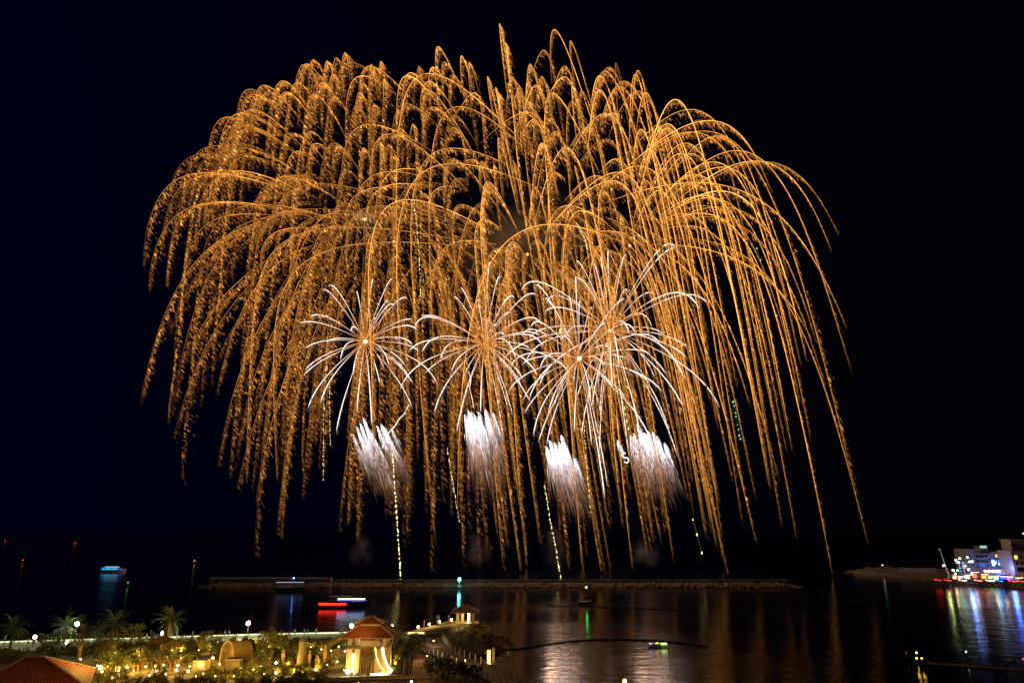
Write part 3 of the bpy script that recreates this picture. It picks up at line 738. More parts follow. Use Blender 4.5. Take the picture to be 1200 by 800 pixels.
boat((p.x, p.y, 0), 14.5, 0, 'cruise boat with cyan and yellow light strips far out at left', 'cruise boat', name='cruise_boat', hullm=WHITE,
     strips=[(-6, 3, -2.2, 1.9, .26, cy_, 'light_strip'), (-4.5, 4, -1.6, 3.1, .14, ye, 'light_strip'), (3.2, 6.4, -1.9, 2.0, .2, bl, 'light_strip'), (-6, 3, -1.9, 2.7, .16, bl, 'light_strip')])
p = G(403, 711, 0)
boat((p.x, p.y, 0), 17, 0.03, 'long dark boat on the lagoon, its red and yellow blue light streaks built as bars', 'boat', name='tour_boat',
     strips=[(-7.6, 1.2, -2.6, 1.2, .26, emit('red_strip', (1, .03, .01), 4), 'red_streak_bar'), (-1.8, 7, -1.6, 2.7, .17, emit('lime_strip', (.65, .9, .05), 4), 'yellow_streak_bar'), (-1.8, 7, -1.75, 2.35, .16, emit('deep_blue_strip', (.03, .06, 1), 6), 'blue_light_bar')])  # streaks of moving boat lights, built as glowing bars on the hull
p = G(358, 677, 0); 
boat((G(366, 684, 0).x, 300, 0), 12, 0, 'low patrol boat with blue lamp and thin light line before the breakwater wall', 'boat', name='patrol_boat', cabin=False, hullm=mat('grey_hull', (.12, .11, .1), .6),
     strips=[(-5.5, 6, -1.5, 3.3, .12, emit('pale_blue_strip', (.35, .45, 1), 1.2), 'light_strip')], lampc=(.1, .25, 1), lampp=0, lamp_z=4.6)
p = G(686, 707, 0); boat(p, 5, .4, 'small dark boat with green mast light on the lagoon', 'boat', lampc=(.05, 1, .15), lampp=10, lamp_z=5.0, cabin=False)
p = G(771, 757.5, 0); boat(p, 4.2, .1, 'small boat with blue, yellow and lime lamps near the floating boom', 'boat', cabin=False, hullm=WHITE,
    strips=[(-2.1, -1.7, -.8, .8, .14, emit('violet', (.2, .15, 1), 5), 'blue_lamp'), (-.7, -.1, -.8, .9, .11, emit('yel', (.9, .6, .05), 3), 'yellow_lamp'), (.5, 1.7, -.8, .75, .14, emit('lime', (.6, 1, .2), 4), 'lime_lamp')])
def buoy(x, y, c, lab, s=1.0, zl=1.7, refl=25, st=1.1):
    p = G(x, y, zl); t = empty('buoy', (p.x, p.y, 0), lab, 'buoy', 'lit navigation buoys')
    k = s * max(.6, p.y / 400)
    MB().lathe([(.9 * k, -.3), (1.0 * k, .2), (.8 * k, .6), (.25 * k, .8)], 10).build('float', HULL, t)
    MB().tube([(0, 0, .6 * k), (0, 0, zl - .3)], .1 * k, 6).build('mast', METAL, t)
    MB().lathe([(.1, 0), (.36 * k, .15 * k), (.36 * k, .55 * k), (.1, .75 * k)], 8).build('lamp', emit('buoy_' + str(c), c, st), t, loc=(0, 0, zl - .3))
buoy(27, 656, (1, .05, .03), 'buoy with a bright red lamp on the dark sea at left')
buoy(88, 636, (1, .06, .04), 'buoy with a faint red lamp far out above the cruise boat', .9)
buoy(6, 634, (1, .06, .04), 'faint red buoy lamp at the far left edge of the sea', .8)
buoy(228, 657, (1, .45, .08), 'buoy with an orange lamp left of the breakwater end')
buoy(150, 682, (.05, 1, .12), 'buoy with a green lamp below the cruise boat')
def beacon():
    p = G(538, 690, 0); x = at(538, 683, 306).x
    t = empty('harbour_beacon', (x, 307.5, 1.0), 'cyan green harbour beacon on the near side of the breakwater', 'beacon')
    MB().lathe([(1.0, -1), (1.0, 0), (.35, .5), (.22, 2)], 10).build('post', CONC, t)
    m = emit('beacon_lamp', (.1, .9, .75), 18)
    MB().lathe([(.1, 0), (.55, .3), (.55, 1.2), (.1, 1.6)], 10).build('lamp', m, t, loc=(0, 0, 2))
    point_light('lamp_light', (0, -1.6, 2.6), 300, (.1, .75, 1), .6, t)
beacon()
# floating booms
def boom(pts, r, lab):
    P = [G(x, y, .15) for x, y in pts]; out = []
    for i in range(len(P) - 1):
        for k in range(8): out.append(P[i].lerp(P[i + 1], k / 8) + Vector((0, .25 * math.sin(i * 8 + k), 0)))
    out.append(P[-1]); o = MB().tube(out, [r * (1 + .35 * math.sin(k * 1.9)) for k in range(len(out))], 8).build('floating_boom', mat('boom_rubber', (.012, .012, .016), .9)); tag(o, lab, 'floating boom')
boom([(585, 762), (620, 758), (650, 753), (690, 749), (730, 748.5), (770, 750), (800, 753), (830, 757)], .16, 'dark curved floating boom stretching over the bright lagoon')
boom([(640, 709), (670, 710), (700, 710), (740, 712), (770, 713), (800, 715)], .13, 'thin dark floating line farther out beyond the curved boom')

# jetty at bottom right with lights
def jetty():
    a = G(1086, 777, 1.2); b = G(1260, 790, 1.2); t = empty('jetty', a, 'dark jetty with railing posts at the lower right', 'jetty'); d = b - a; ang = math.atan2(d.y, d.x); t.rotation_euler.z = ang
    MB().box((d.length / 2, 0, 0), (d.length, 2.4, .3)).build('deck', DARKWOOD, t)
    for k in range(14): MB().tube([(k * d.length / 13, -1.1, -1.6), (k * d.length / 13, -1.1, 1.1)], .11, 6).build('post', WOOD, t)
    MB().tube([(0, -1.1, 1), (d.length, -1.1, 1)], .05, 5).build('rail', METAL, t)
jetty()
for (x, y, c, st, lab) in [(1074, 770, (1, .6, .05), 25, 'left lamp of the orange pair at the jetty head'), (1080, 770, (1, .45, .05), 25, 'right lamp of the orange pair at the jetty head'),
                       (1074, 763.6, (1, .05, .03), 2.5, 'dim red lamp just above the orange pair'), (1062, 764, (1, .05, .03), 1.5, 'dim red lamp, left of two at the jetty head'),
                       (1132, 762.5, (.7, .8, 1), 5, 'small white lamp above the jetty'), (1199, 771, (1, .05, .03), 8, 'red lamp at the right end of the jetty')]:
    p = G(x, y, 1.6); t = empty('jetty_lamp', (p.x, p.y, 0), lab, 'lamp', 'small lamps around the jetty')
    MB().tube([(0, 0, -.5), (0, 0, 1.4)], .05, 6).build('post', METAL, t)
    MB().lathe([(.04, 0), (.13, .08), (.13, .22), (.04, .3)], 8).build('lamp_globe', emit('jet_%d' % x, c, st * .4), t, loc=(0, 0, 1.35))
    if st > 20: point_light('lamp_light', (0, -.5, 1.6), 4, c, .15, t)
p = G(732, 797, 2.5); 
t = empty('shore_lamp', (p.x, p.y, 0), 'single warm lamp on the water edge at the bottom of the picture', 'lamp')
MB().tube([(0, 0, -.5), (0, 0, 2.3)], .06, 6).build('post', METAL, t)
MB().lathe([(.05, 0), (.22, .12), (.22, .36), (.05, .48)], 8).build('lamp_globe', WARM, t, loc=(0, 0, 2.2))
point_light('lamp_light', (0, 0, 3.0), 60, (1, .6, .2), .2, t)

# ------------------------------------------------------------------ town on the far shore
def zat(y, Y): return at(1150, y, Y).z
BY = 345
def X(px, Y=BY, y=665): return at(px, y, Y).x
HOTEL = mat('hotel_render', (.27, .225, .2), .8, .12, .2); BROWN = mat('brown_render', (.4, .29, .2), .8, .15, .2); GLASSD = mat('dark_glass', (.015, .015, .02), .2)
def hotel():
    base = 1.9; t = empty('hotel', (X(1163), BY, base), 'pale flat roofed hotel with lit blue sign and balconies on the far quay', 'hotel'); ox = X(1163)
    z = lambda y: zat(y, BY) - base; x = lambda p: X(p) - ox
    MB().box(((x(1143) + x(1188)) / 2, 6, z(648) / 2), (x(1188) - x(1143), 12, z(648))).build('main_block', HOTEL, t)
    MB().box(((x(1134.5) + x(1144.5)) / 2, 4.2, z(643) / 2), (x(1144.5) - x(1134.5), 9, z(643))).build('stair_tower', HOTEL, t)
    MB().box(((x(1157) + x(1166)) / 2, 5, (z(648) + z(640)) / 2), (x(1166) - x(1157), 5, z(640) - z(648))).build('roof_house', HOTEL, t)
    MB().box(((x(1156.5) + x(1164)) / 2, 2.3, z(640.5)), (x(1164) - x(1156.5), .3, 1.1)).build('roof_sign', emit('roof_sign', (.6, .9, .75), .7), t)
    MB().box(((x(1166) + x(1189)) / 2, 5, z(648) + .3), (x(1189) - x(1166), 12.4, .5)).build('parapet', HOTEL, t)
    for r_, (y0, y1) in enumerate([(650.5, 653.5), (656, 659), (661, 664)]):
        for c in range(3):
            cx = x(1148 + c * 5); MB().box((cx, -.03, (z(y0) + z(y1)) / 2), (x(1151) - x(1147.4), .1, z(y0) - z(y1))).build('window', GLASSD, t)
            MB().box((cx, -.6, z(y1) + .25), (x(1151.4) - x(1147.2), 1.2, .5)).build('balcony', HOTEL, t)
    for (a, b, l) in [(1180, 661, 1), (1170.5, 651, .6), (1184, 653, 0), (1176, 654, 0)]:
        MB().box((x(a), -.05, z(b)), (1.3, .12, 1.2)).build('window', emit('window_light', (1, .55, .12), 1.6) if l else GLASSD, t)
    BLU = emit('sign_blue', (.02, .08, 1), 7); CYA = emit('sign_cyan', (.3, .85, 1), 6)
    MB().box((x(1169.5), -.25, z(659)), (x(1177) - x(1162.5), .25, z(655) - z(663))).build('sign_board', mat('sign_board', (.01, .02, .2), .4), t)
    for (a, b, w_, h_, m) in [(1164.3, 659, 1.2, 2.6, CYA), (1166.6, 657, 1.5, .7, BLU), (1166.6, 659.3, 1.0, .6, CYA), (1172.5, 657, 2.2, .7, BLU), (1172.5, 660.6, 1.8, .9, CYA), (1179.5, 657.2, .9, .9, BLU)]:
        MB().box((x(a), -.5, z(b)), (w_, .2, h_)).build('sign_glyph', m, t)
    MB().box((x(1167), -1.4, z(667)), (x(1182) - x(1152), 2.6, .3)).build('awning', WHITE, t)
    for i in range(9):
        m = [emit('shop_white', (1, .85, .8), 6), emit('shop_pink', (1, .35, .6), 5), emit('shop_yellow', (1, .7, .2), 6)][i % 3]
        MB().box((x(1154 + i * 3.1), -.12, z(668.8)), (1.15, .2, 1.1)).build('shop_window', m, t)
    MB().box((x(1168), -2.9, z(671.5)), (x(1176) - x(1160), .2, .5)).build('blue_light_bar', BLU, t)
    point_light('lamp_light', (x(1167), -10, z(664)), 3600, (.04, .14, 1), .8, t)  # added blue light off the facade, for the streak on the water
    point_light('lamp_light', (x(1160), -8, z(668)), 400, (1, .6, .45), .6, t)
    point_light('lamp_light', (x(1178), -9, z(667)), 1300, (.5, .14, 1), .6, t)  # added violet light without a fixture, for the streak on the water
    point_light('lamp_light', (x(1148), -9, z(667)), 260, (1, .7, .5), .6, t)
hotel()
def brown_tower():
    base = 1.9; Y = 335; ox = X(1202, Y); t = empty('corner_building', (ox, Y, base), 'brown tower building at the right edge with a few yellow windows', 'building')
    x = lambda p: X(p, Y) - ox; z = lambda y: zat(y, Y) - base
    MB().box((x(1202), 5, z(645) / 2), (x(1216) - x(1188), 10, z(645))).build('wall', BROWN, t)
    MB().box((x(1203), 5, (z(645) + z(633)) / 2), (x(1212) - x(1191.5), 7, z(633) - z(645))).build('tower', BROWN, t)
    MB().box((x(1203), 5, z(632.5)), (x(1213) - x(1190.5), 7.6, .5)).build('roof', CONC, t)
    for (a, b, l) in [(1192.7, 652.5, 1), (1198.3, 652.5, 0), (1192.7, 659.5, 0), (1198.3, 659.5, 0), (1194, 638, 0), (1198, 638, 0)]:
        MB().box((x(a), -.05 if b > 645 else 1.45, z(b)), (1.2, .12, 1.4)).build('window', emit('window_yellow', (1, .75, .06), 3.5) if l else GLASSD, t)
    MB().box((x(1196), -.08, z(667)), (x(1200) - x(1191), .12, 2.0)).build('archway', GLASSD, t)
    point_light('lamp_light', (x(1194), -6, 2), 420, (1, .55, .3), .4, t)
brown_tower()
# lit fairground style tower and lamps left of the hotel
t = empty('light_tower', (X(1127, 335), 335, 1.9), 'slim lattice tower hung with white and green lamps left of the hotel', 'tower')
for dx in (-1.3, 1.3): MB().tube([(dx, 0, 0), (dx * .5, 0, 8.0)], .12, 5).build('leg', WHITE, t)
for k in range(4): MB().tube([(-1.2 + k * .1, 0, 1.5 + k * 1.8), (1.2 - k * .1, 0, 2.2 + k * 1.8)], .08, 5).build('brace', WHITE, t)
for (dx, z, c) in [(-1.4, 7.3, (.7, 1, .9)), (-2.4, 8.2, (.6, 1, .5)), (-.4, 8.9, (.8, .9, 1)), (3.2, 9.4, (.6, 1, .5)), (4.0, 7.5, (.9, 1, .7)), (5.2, 7.6, (.7, 1, .5)), (1.5, 5.6, (1, .9, .5)), (2.8, 4.0, (1, .8, .3)), (-2.5, 3.6, (.2, 1, .5)), (-3.6, 2.2, (1, .8, .5))]:
    MB().lathe([(.05, 0), (.38, .2), (.38, .55), (.05, .75)], 8).build('lamp', emit('tl_%s' % str(c), c, 9), t, loc=(dx, -.4, z))
MB().box((2.4, .2, 5.0), (7.6, .15, .15)).build('cross_arm', WHITE, t); MB().box((1.5, .2, 7.3), (8.4, .15, .15)).build('cross_arm', WHITE, t)
point_light('lamp_light', (1, -3, 6), 1700, (.12, .26, 1), .8, t)  # added blue light for the water streak, not from the tower lamps
t = empty('mast', (X(1111, 345), 345, 1.9), 'tall pale leaning mast on the quay left of the light tower', 'mast')
MB().tube([(0, 0, 0), (-2.6, 0, zat(644, 345) - 1.9)], [.35, .16], 8).build('pole', WHITE, t)
MB().box((-2.7, 0, zat(643.5, 345) - 1.9), (1.1, .4, .7)).build('mast_head', WHITE, t)
for (x, y, Y, c, pw, lab) in [(1106, 662.5, 340, (.75, 1, .3), 260, 'green yellow quay lamp beside the leaning mast'), (1117, 668, 335, (1, .9, .6), 60, 'low white quay lamp between mast and light tower'),
                       (1139, 672, 325, (.2, .4, 1), 120, 'blue quay lamp before the stair tower of the hotel'), (1034, 662, 400, (.6, 1, .6), 0, 'tiny lamp on the rocky point'),
                       (1199.5, 625, 334, (1, .85, .7), 0, 'white lamp above the brown tower')]:
    p = at(x, y, Y); t = empty('quay_lamp', (p.x, Y, 1.9 if y > 630 else p.z - 1.5), lab, 'lamp', 'lamps along the far quay'); hh = p.z - t.location.z
    MB().tube([(0, 0, 0), (0, 0, hh)], .08, 6).build('post', METAL, t)
    MB().lathe([(.05, 0), (.4, .2), (.4, .6), (.05, .8)], 8).build('lamp_globe', emit('ql_%d' % x, c, 14 if pw else 2), t, loc=(0, 0, hh - .3))
    if pw: point_light('lamp_light', (0, -1.2, hh), pw, c, .5, t)
def kiosk(x, Y, w, h, c, st, lab):
    p = at(x, 670, Y); t = empty('kiosk', (p.x, Y, 1.9), lab, 'kiosk', 'lit kiosks along the far quay')
    MB().box((0, .6, h / 2), (w, 1.4, h)).build('booth', HOTEL, t)
    g = MB(); g.add([(-w * .6, -1.1, h), (w * .6, -1.1, h), (w * .6, 1.4, h + .2), (-w * .6, 1.4, h + .2), (0, .2, h + .9)], [(0, 1, 4), (1, 2, 4), (2, 3, 4), (3, 0, 4), (3, 2, 1, 0)]); g.build('roof', mat('awning_%s' % str(c), tuple(min(.8, v * .6 + .1) for v in c), .8), t)
    MB().box((0, -.14, h * .55), (w * .8, .08, h * .45)).build('lit_front', emit('kiosk_%s' % str(c), c, st), t)
    MB().box((0, -.5, h * .3), (w * .9, .5, .12)).build('counter', WHITE, t)
    MB().tube([(-w * .6, -1.12, h - .05), (w * .6, -1.12, h - .05)], .07, 5).build('light_string', emit('kstr', (1, .8, .45), 5), t)
for (x, Y, w_, h_, c, st, lab) in [(1118, 330, 2.4, 2.0, (1, .75, .2), 4, 'small kiosk glowing yellow, leftmost on the far quay'), (1124, 329, 2.6, 1.8, (1, .35, .7), 2.5, 'kiosk glowing pink below the light tower'),
        (1132, 328, 2.6, 2.4, (1, .9, .75), 3.5, 'kiosk with white front right of the light tower'), (1141, 329, 2.6, 3.6, (1, .12, .05), 3, 'tall kiosk glowing red before the stair tower of the hotel'),
        (1152, 327, 2.8, 2.8, (1, .22, .04), 4, 'orange red kiosk below the hotel balconies'), (1159, 326, 2.2, 2.2, (.7, 1, .3), 3, 'lime green kiosk before the hotel front'),
        (1166, 326, 2.8, 2.2, (.4, .75, 1), 4, 'pale cyan kiosk under the blue sign'), (1174, 326, 2.8, 2.0, (.03, .06, 1), 6, 'deep blue kiosk under the blue sign'),
        (1181, 327, 2.4, 1.8, (.8, .1, .8), 3, 'magenta kiosk right of the blue sign'), (1191, 326, 3.0, 1.4, (.5, .7, .35), .6, 'dim green kiosk before the brown tower')]:
    kiosk(x, Y, w_, h_, c, st, lab)
def car(x, Y, lab, c, tail=(1, .03, .02), rz=math.pi / 2, st=5):
    p = at(x, 672, Y); t = empty('parked_car', (p.x, Y, 1.9), lab, 'car', 'cars parked along the far quay', 0)
    m = mat('car_%s' % str(c), c, .3)
    g = MB(); prof = [(-2.1, .3), (-2.1, .9), (-1.5, 1.0), (-.9, 1.45), (.7, 1.45), (1.3, 1.0), (2.1, .85), (2.1, .3)]; k = len(prof)
    g.add([(a, -.85, b) for a, b in prof] + [(a, .85, b) for a, b in prof], [tuple(range(k)), tuple(range(2 * k - 1, k - 1, -1))] + [(i, k + i, k + (i + 1) % k, (i + 1) % k) for i in range(k)])
    g.build('body', m, t)
    for sx in (-1.3, 1.3):
        for sy in (-.86, .86): MB().tube([(sx, sy - .1, .33), (sx, sy + .1, .33)], .33, 10).build('wheel', METAL, t)
    MB().box((-.1, -.87, 1.2), (1.5, .03, .32)).build('window', GLASSD, t)
    MB().box((-2.12, 0, .8), (.08, 1.5, .2)).build('tail_light', emit('tail%s' % str(tail), tail, st), t)
    MB().box((2.12, 0, .7), (.08, 1.4, .2)).build('headlight', WHITE, t)
    MB().tube([(-1.7, -.9, .62), (-1.7 + 1.4 + (x % 3) * .7, -.9, .62)], .12, 5).build('side_light_strip', emit('tail%s' % str(tail), tail, st), t)
for (x, Y, lab, c, tl) in [(1101, 322, 'car glowing red, leftmost on the far quay', (.2, .2, .2), (1, .02, .02)), (1111, 321, 'second red glowing car below the leaning mast', (.1, .1, .1), (1, .05, .02)),
                       (1129, 320, 'white lit car before the light tower', (.5, .5, .5), (1, .8, .6)), (1147, 319, 'orange glowing car before the hotel balconies', (.4, .1, .05), (1, .25, .03)),
                       (1160, 318, 'yellow white lit car before the shop windows', (.5, .5, .4), (.9, 1, .7)), (1173, 317, 'blue glowing car before the shop windows', (.1, .1, .4), (.05, .3, 1)),
                       (1187, 316, 'pink red glowing car between hotel and brown tower', (.3, .1, .1), (1, .1, .1)), (1197, 315, 'red glowing car at the right edge of the quay', (.3, .1, .1), (1, .06, .04))]:
    car(x, Y, lab, c, tl)

# ------------------------------------------------------------------ FIREWORKS
def quick_mesh(name, V, T, C, parent, m=SPARK):
    me = bpy.data.meshes.new(name); nv = len(V); nt_ = len(T)
    me.vertices.add(nv); me.vertices.foreach_set('co', V.astype(np.float32).ravel())
    me.loops.add(nt_ * 3); me.loops.foreach_set('vertex_index', T.astype(np.int32).ravel())
    me.polygons.add(nt_); me.polygons.foreach_set('loop_start', np.arange(0, nt_ * 3, 3, dtype=np.int32))
    me.update(calc_edges=True)
    ca = me.color_attributes.new('glow', 'FLOAT_COLOR', 'POINT')
    ca.data.foreach_set('color', np.concatenate([C, np.ones((nv, 1))], 1).astype(np.float32).ravel())
    me.materials.append(m); o = bpy.data.objects.new(name, me); col.objects.link(o)
    if parent is not None: o.parent = parent
    return o
TRI = np.array([[0, 2, 3], [0, 3, 4], [0, 4, 2], [1, 3, 2], [1, 4, 3], [1, 2, 4]])
def spindles(P0, P1, r, c0, c1, mid=.4):
    n = len(P0); d = P1 - P0; ln = np.linalg.norm(d, axis=1, keepdims=True) + 1e-6; d = d / ln
    up = np.tile([0, 1.0, 0], (n, 1)); a = np.cross(d, up); a /= np.linalg.norm(a, axis=1, keepdims=True) + 1e-6; b = np.cross(d, a)
    r = np.asarray(r).reshape(-1, 1) * np.ones((n, 1)); M = P0 + (P1 - P0) * mid
    V = np.stack([P0, P1] + [M + r * (a * math.cos(t) + b * math.sin(t)) for t in (0, 2.094, 4.189)], 1)
    cm = c0 * (1 - mid) + c1 * mid; C = np.stack([c0, c1, cm, cm, cm], 1)
    T = TRI[None] + (np.arange(n) * 5)[:, None, None]
    return V.reshape(-1, 3), T.reshape(-1, 3), C.reshape(-1, 3)
def ctube(P, r, C):
    n = len(P); d = np.gradient(P, axis=0); d /= np.linalg.norm(d, axis=1, keepdims=True) + 1e-9
    a = np.cross(d, [0, 1.0, 0]); a /= np.linalg.norm(a, axis=1, keepdims=True) + 1e-6; b = np.cross(d, a); r = np.asarray(r).reshape(-1, 1) * np.ones((n, 1))
    V = np.stack([P + r * (a * math.cos(t) + b * math.sin(t)) for t in (0, 2.094, 4.189)], 1).reshape(-1, 3)
    T = []
    i = np.arange(n - 1) * 3
    for k in range(3):
        k2 = (k + 1) % 3; T += [np.stack([i + k, i + k2, i + 3 + k2], 1), np.stack([i + k, i + 3 + k2, i + 3 + k], 1)]
    return V, np.concatenate(T), np.repeat(C, 3, axis=0)
def join(parts):
    V = []; T = []; C = []; o = 0
    for v, t, c in parts: V.append(v); T.append(t + o); C.append(c); o += len(v)
    return np.concatenate(V), np.concatenate(T), np.concatenate(C)
def ball(c, r, color, parent, name='burst_core', n=10):
    th = np.linspace(0, math.pi, n); V = []; T = []
    for a in th:
        for b in np.linspace(0, 2 * math.pi, n, endpoint=False): V.append([math.sin(a) * math.cos(b), math.sin(a) * math.sin(b), math.cos(a)])
    for i in range(n - 1):
        for j in range(n): p = i * n + j; q = i * n + (j + 1) % n; T += [[p, p + n, q + n], [p, q + n, q]]
    V = np.array(V) * r + np.array(c); return quick_mesh(name, V, np.array(T), np.tile(color, (len(V), 1)), parent)

def trail_path(c, R, d, L, W, s, wob, hook=0.0, send=1.0):
    e = 1 - np.exp(-s)
    x = c[0] + R * d[0] * e + W * s + wob[0] * np.sin(s * wob[1] + wob[2]) * np.minimum(1, s / 4) + hook * np.maximum(0, s - send + 1.6) ** 2
    y = c[1] + R * d[1] * e; z = c[2] + R * d[2] * e - L * (s - e)
    return np.stack([x, y, z], 1)
GOLD0 = np.array([1.0, .36, .055]); GOLD1 = np.array([.60, .165, .018]); HOT = np.array([1.0, .55, .16])
def spark_trail(root, c, R, d, L, W, send, nsp, D, Dm, bright, line, wob, r=.13, smin=.12, hook=0.0, tint=None, sa=None, rise=.5):
    """one star: its glowing path and the sparks it sheds, which the wind carries off to the right"""
    o = np.array(root.location)
    ss = np.linspace(smin, send, 90); P = trail_path(c, R, d, L, W, ss, wob, hook, send)
    ok = P[:, 2] > .6
    if not ok.all(): send = ss[max(3, np.argmin(ok))]; ss = np.linspace(smin, send, 90); P = trail_path(c, R, d, L, W, ss, wob, hook, send + 5)
    P[:, 2] = np.maximum(P[:, 2], .3)
    fade = lambda s: (1 - .4 * s / send) * np.clip((s - smin) / rise + .3, .3, 1) * np.clip((send - s) / (send * .28), .0, 1) ** .7
    g0 = GOLD0 if tint is None else tint
    # bright leading line, uneven
    fl = .55 + .45 * np.sin(ss * 9 + wob[2]) * np.sin(ss * 23 + wob[1]); b = line * bright * fade(ss) * (0.7 + .5 * fl)
    if sa is not None: b = b * np.where(ss > sa, np.exp(-(ss - sa) * .6), 1) * np.clip(ss / max(sa, .1) * 1.0, .25, 1) * 1.9
    parts = [ctube(P, .10 + .08 * fade(ss), g0[None] * b[:, None])]
    n = nsp; s = rng.uniform(smin, send, n) ; s.sort()
    # fewer sparks where the trail has burnt out
    Q = trail_path(c, R, d, L, W, s, wob, hook, send)
    tau = np.minimum(rng.exponential(.75, n), 3.4) * (0.25 + .75 * np.clip((send - s) / 2.0, 0, 1)); tau[: n] *= rng.uniform(.3, 1, n)
    Dv = np.array(D); Dv = Dv / np.linalg.norm(Dv)
    off = Dv[None] * (tau * Dm)[:, None]; off[:, 2] -= .06 * Dm * tau ** 2
    jit = rng.normal(0, .035, (n, 3)) * (1 + tau[:, None] * 1.6) * Dm * .45
    P0 = Q + off + jit; dl = rng.uniform(1.0, 3.2, n)
    dr = Dv[None] + rng.normal(0, .1, (n, 3)); P1 = P0 + dr * dl[:, None]
    k = fade(s) * np.exp(-tau * .8) * 1.3 * rng.lognormal(-.2, .8, n) * bright
    keep = (P0[:, 2] > .5) & (P1[:, 2] > .3) & (k > .03)
    P0, P1, k, tau = P0[keep], P1[keep], k[keep], tau[keep]
    w = np.clip(tau / 2, 0, 1)[:, None]; C = (g0[None] * (1 - w) + GOLD1[None] * w) * k[:, None]
    parts.append(spindles(P0, P1, r * rng.uniform(.7, 1.3, len(P0)), C, C * .6))
    V, T, C = join(parts)
    return quick_mesh('spark_trail', V - o, T, C, root)
def fib(n, seed, zmin=-1.0):
    r = np.random.default_rng(seed); out = []
    for i in range(n):
        z = 1 - (1 - zmin) * (i + .5) / n; a = i * 2.39996 + r.uniform(-.35, .35); z = np.clip(z + r.uniform(-.06, .06), -1, 1); q = math.sqrt(1 - z * z)
        out.append((q * math.cos(a), q * math.sin(a), z))
    return out
# Each golden shell throws stars of equal speed; a star is described by where it tops out (its apex) and how low it burns
CANOPY = [(190, 250), (192, 215), (212, 172), (240, 150), (262, 124), (300, 112), (325, 93), (352, 76), (403, 64), (440, 76), (470, 92), (512, 66), (545, 90), (575, 78),
          (640, 70), (716, 79), (760, 88), (792, 122), (842, 152), (862, 185), (866, 225), (850, 330), (760, 345), (560, 350), (330, 330), (215, 320)]
def inside(x, y, poly):
    c = False; n = len(poly)
    for i in range(n):
        x1, y1 = poly[i]; x2, y2 = poly[(i + 1) % n]
        if (y1 > y) != (y2 > y) and x < (x2 - x1) * (y - y1) / (y2 - y1) + x1: c = not c
    return c
SHELLS = [  # px, py, Y, L, W, sparks, D, Dm, bright, line, label
    (426, 257, 405, 13.5, .2, 560, (.70, 0, -.71), 5.6, 1.1, .8, 'leftmost golden willow firework with feathery drooping curtains'),
    (462, 283, 395, 12.5, .5, 520, (.62, 0, -.78), 5.2, 1.1, .9, 'golden willow firework with orange core just right of the leftmost core'),
    (590, 240, 400, 17, 1.6, 480, (.50, 0, -.87), 5.4, 1.05, 1.3, 'golden willow firework at the top centre of the display'),
    (685, 248, 398, 48, 7.0, 430, (.38, 0, -.92), 4.6, 1.0, 2.4, 'golden willow firework of long thin arcs above the right centre'),
    (738, 288, 400, 62, 5.5, 400, (.36, 0, -.92), 3.9, 1.0, 2.8, 'rightmost golden willow firework with long arcs falling to the water'),
    (618, 298, 392, 24, 3.0, 460, (.44, 0, -.9), 4.8, 1.0, 1.8, 'smaller golden willow firework filling the bright middle of the display'),
]
TINT = [np.array(c) for c in [(1, .37, .06), (1, .37, .06), (1, .385, .07), (1, .385, .072), (1, .385, .072), (1, .40, .08)]]
roots = []
for sh in SHELLS:
    c = at(sh[0], sh[1], sh[2]); rt = empty('willow_firework', c, sh[10], 'firework', 'golden willow fireworks'); roots.append([rt, 0])
    ball((0, 0, 0), .9, np.array([1, .36, .08]) * 2.4, rt)
fr = np.random.default_rng(2024)
def solve_up(h, L):
    lo, hi = .1, 900.0
    for _ in range(40):
        m = (lo + hi) / 2; st = math.log(1 + m / L); e = 1 - math.exp(-st); hh = m * e - L * (st - e)
        if hh < h: lo = m
        else: hi = m
    return lo, math.log(1 + lo / L)
def low_of(x):
    """how far down (pixels) the stars of this column burn in the photograph: shortest and longest"""
    X = [190, 214, 222, 262, 300, 360, 460, 600, 800, 900, 1000]; lo = [300, 320, 340, 380, 400, 430, 440, 450, 430, 400, 400]; hi = [318, 335, 400, 540, 630, 650, 670, 676, 670, 640, 560]
    return np.interp(x, X, lo), np.interp(x, X, hi)
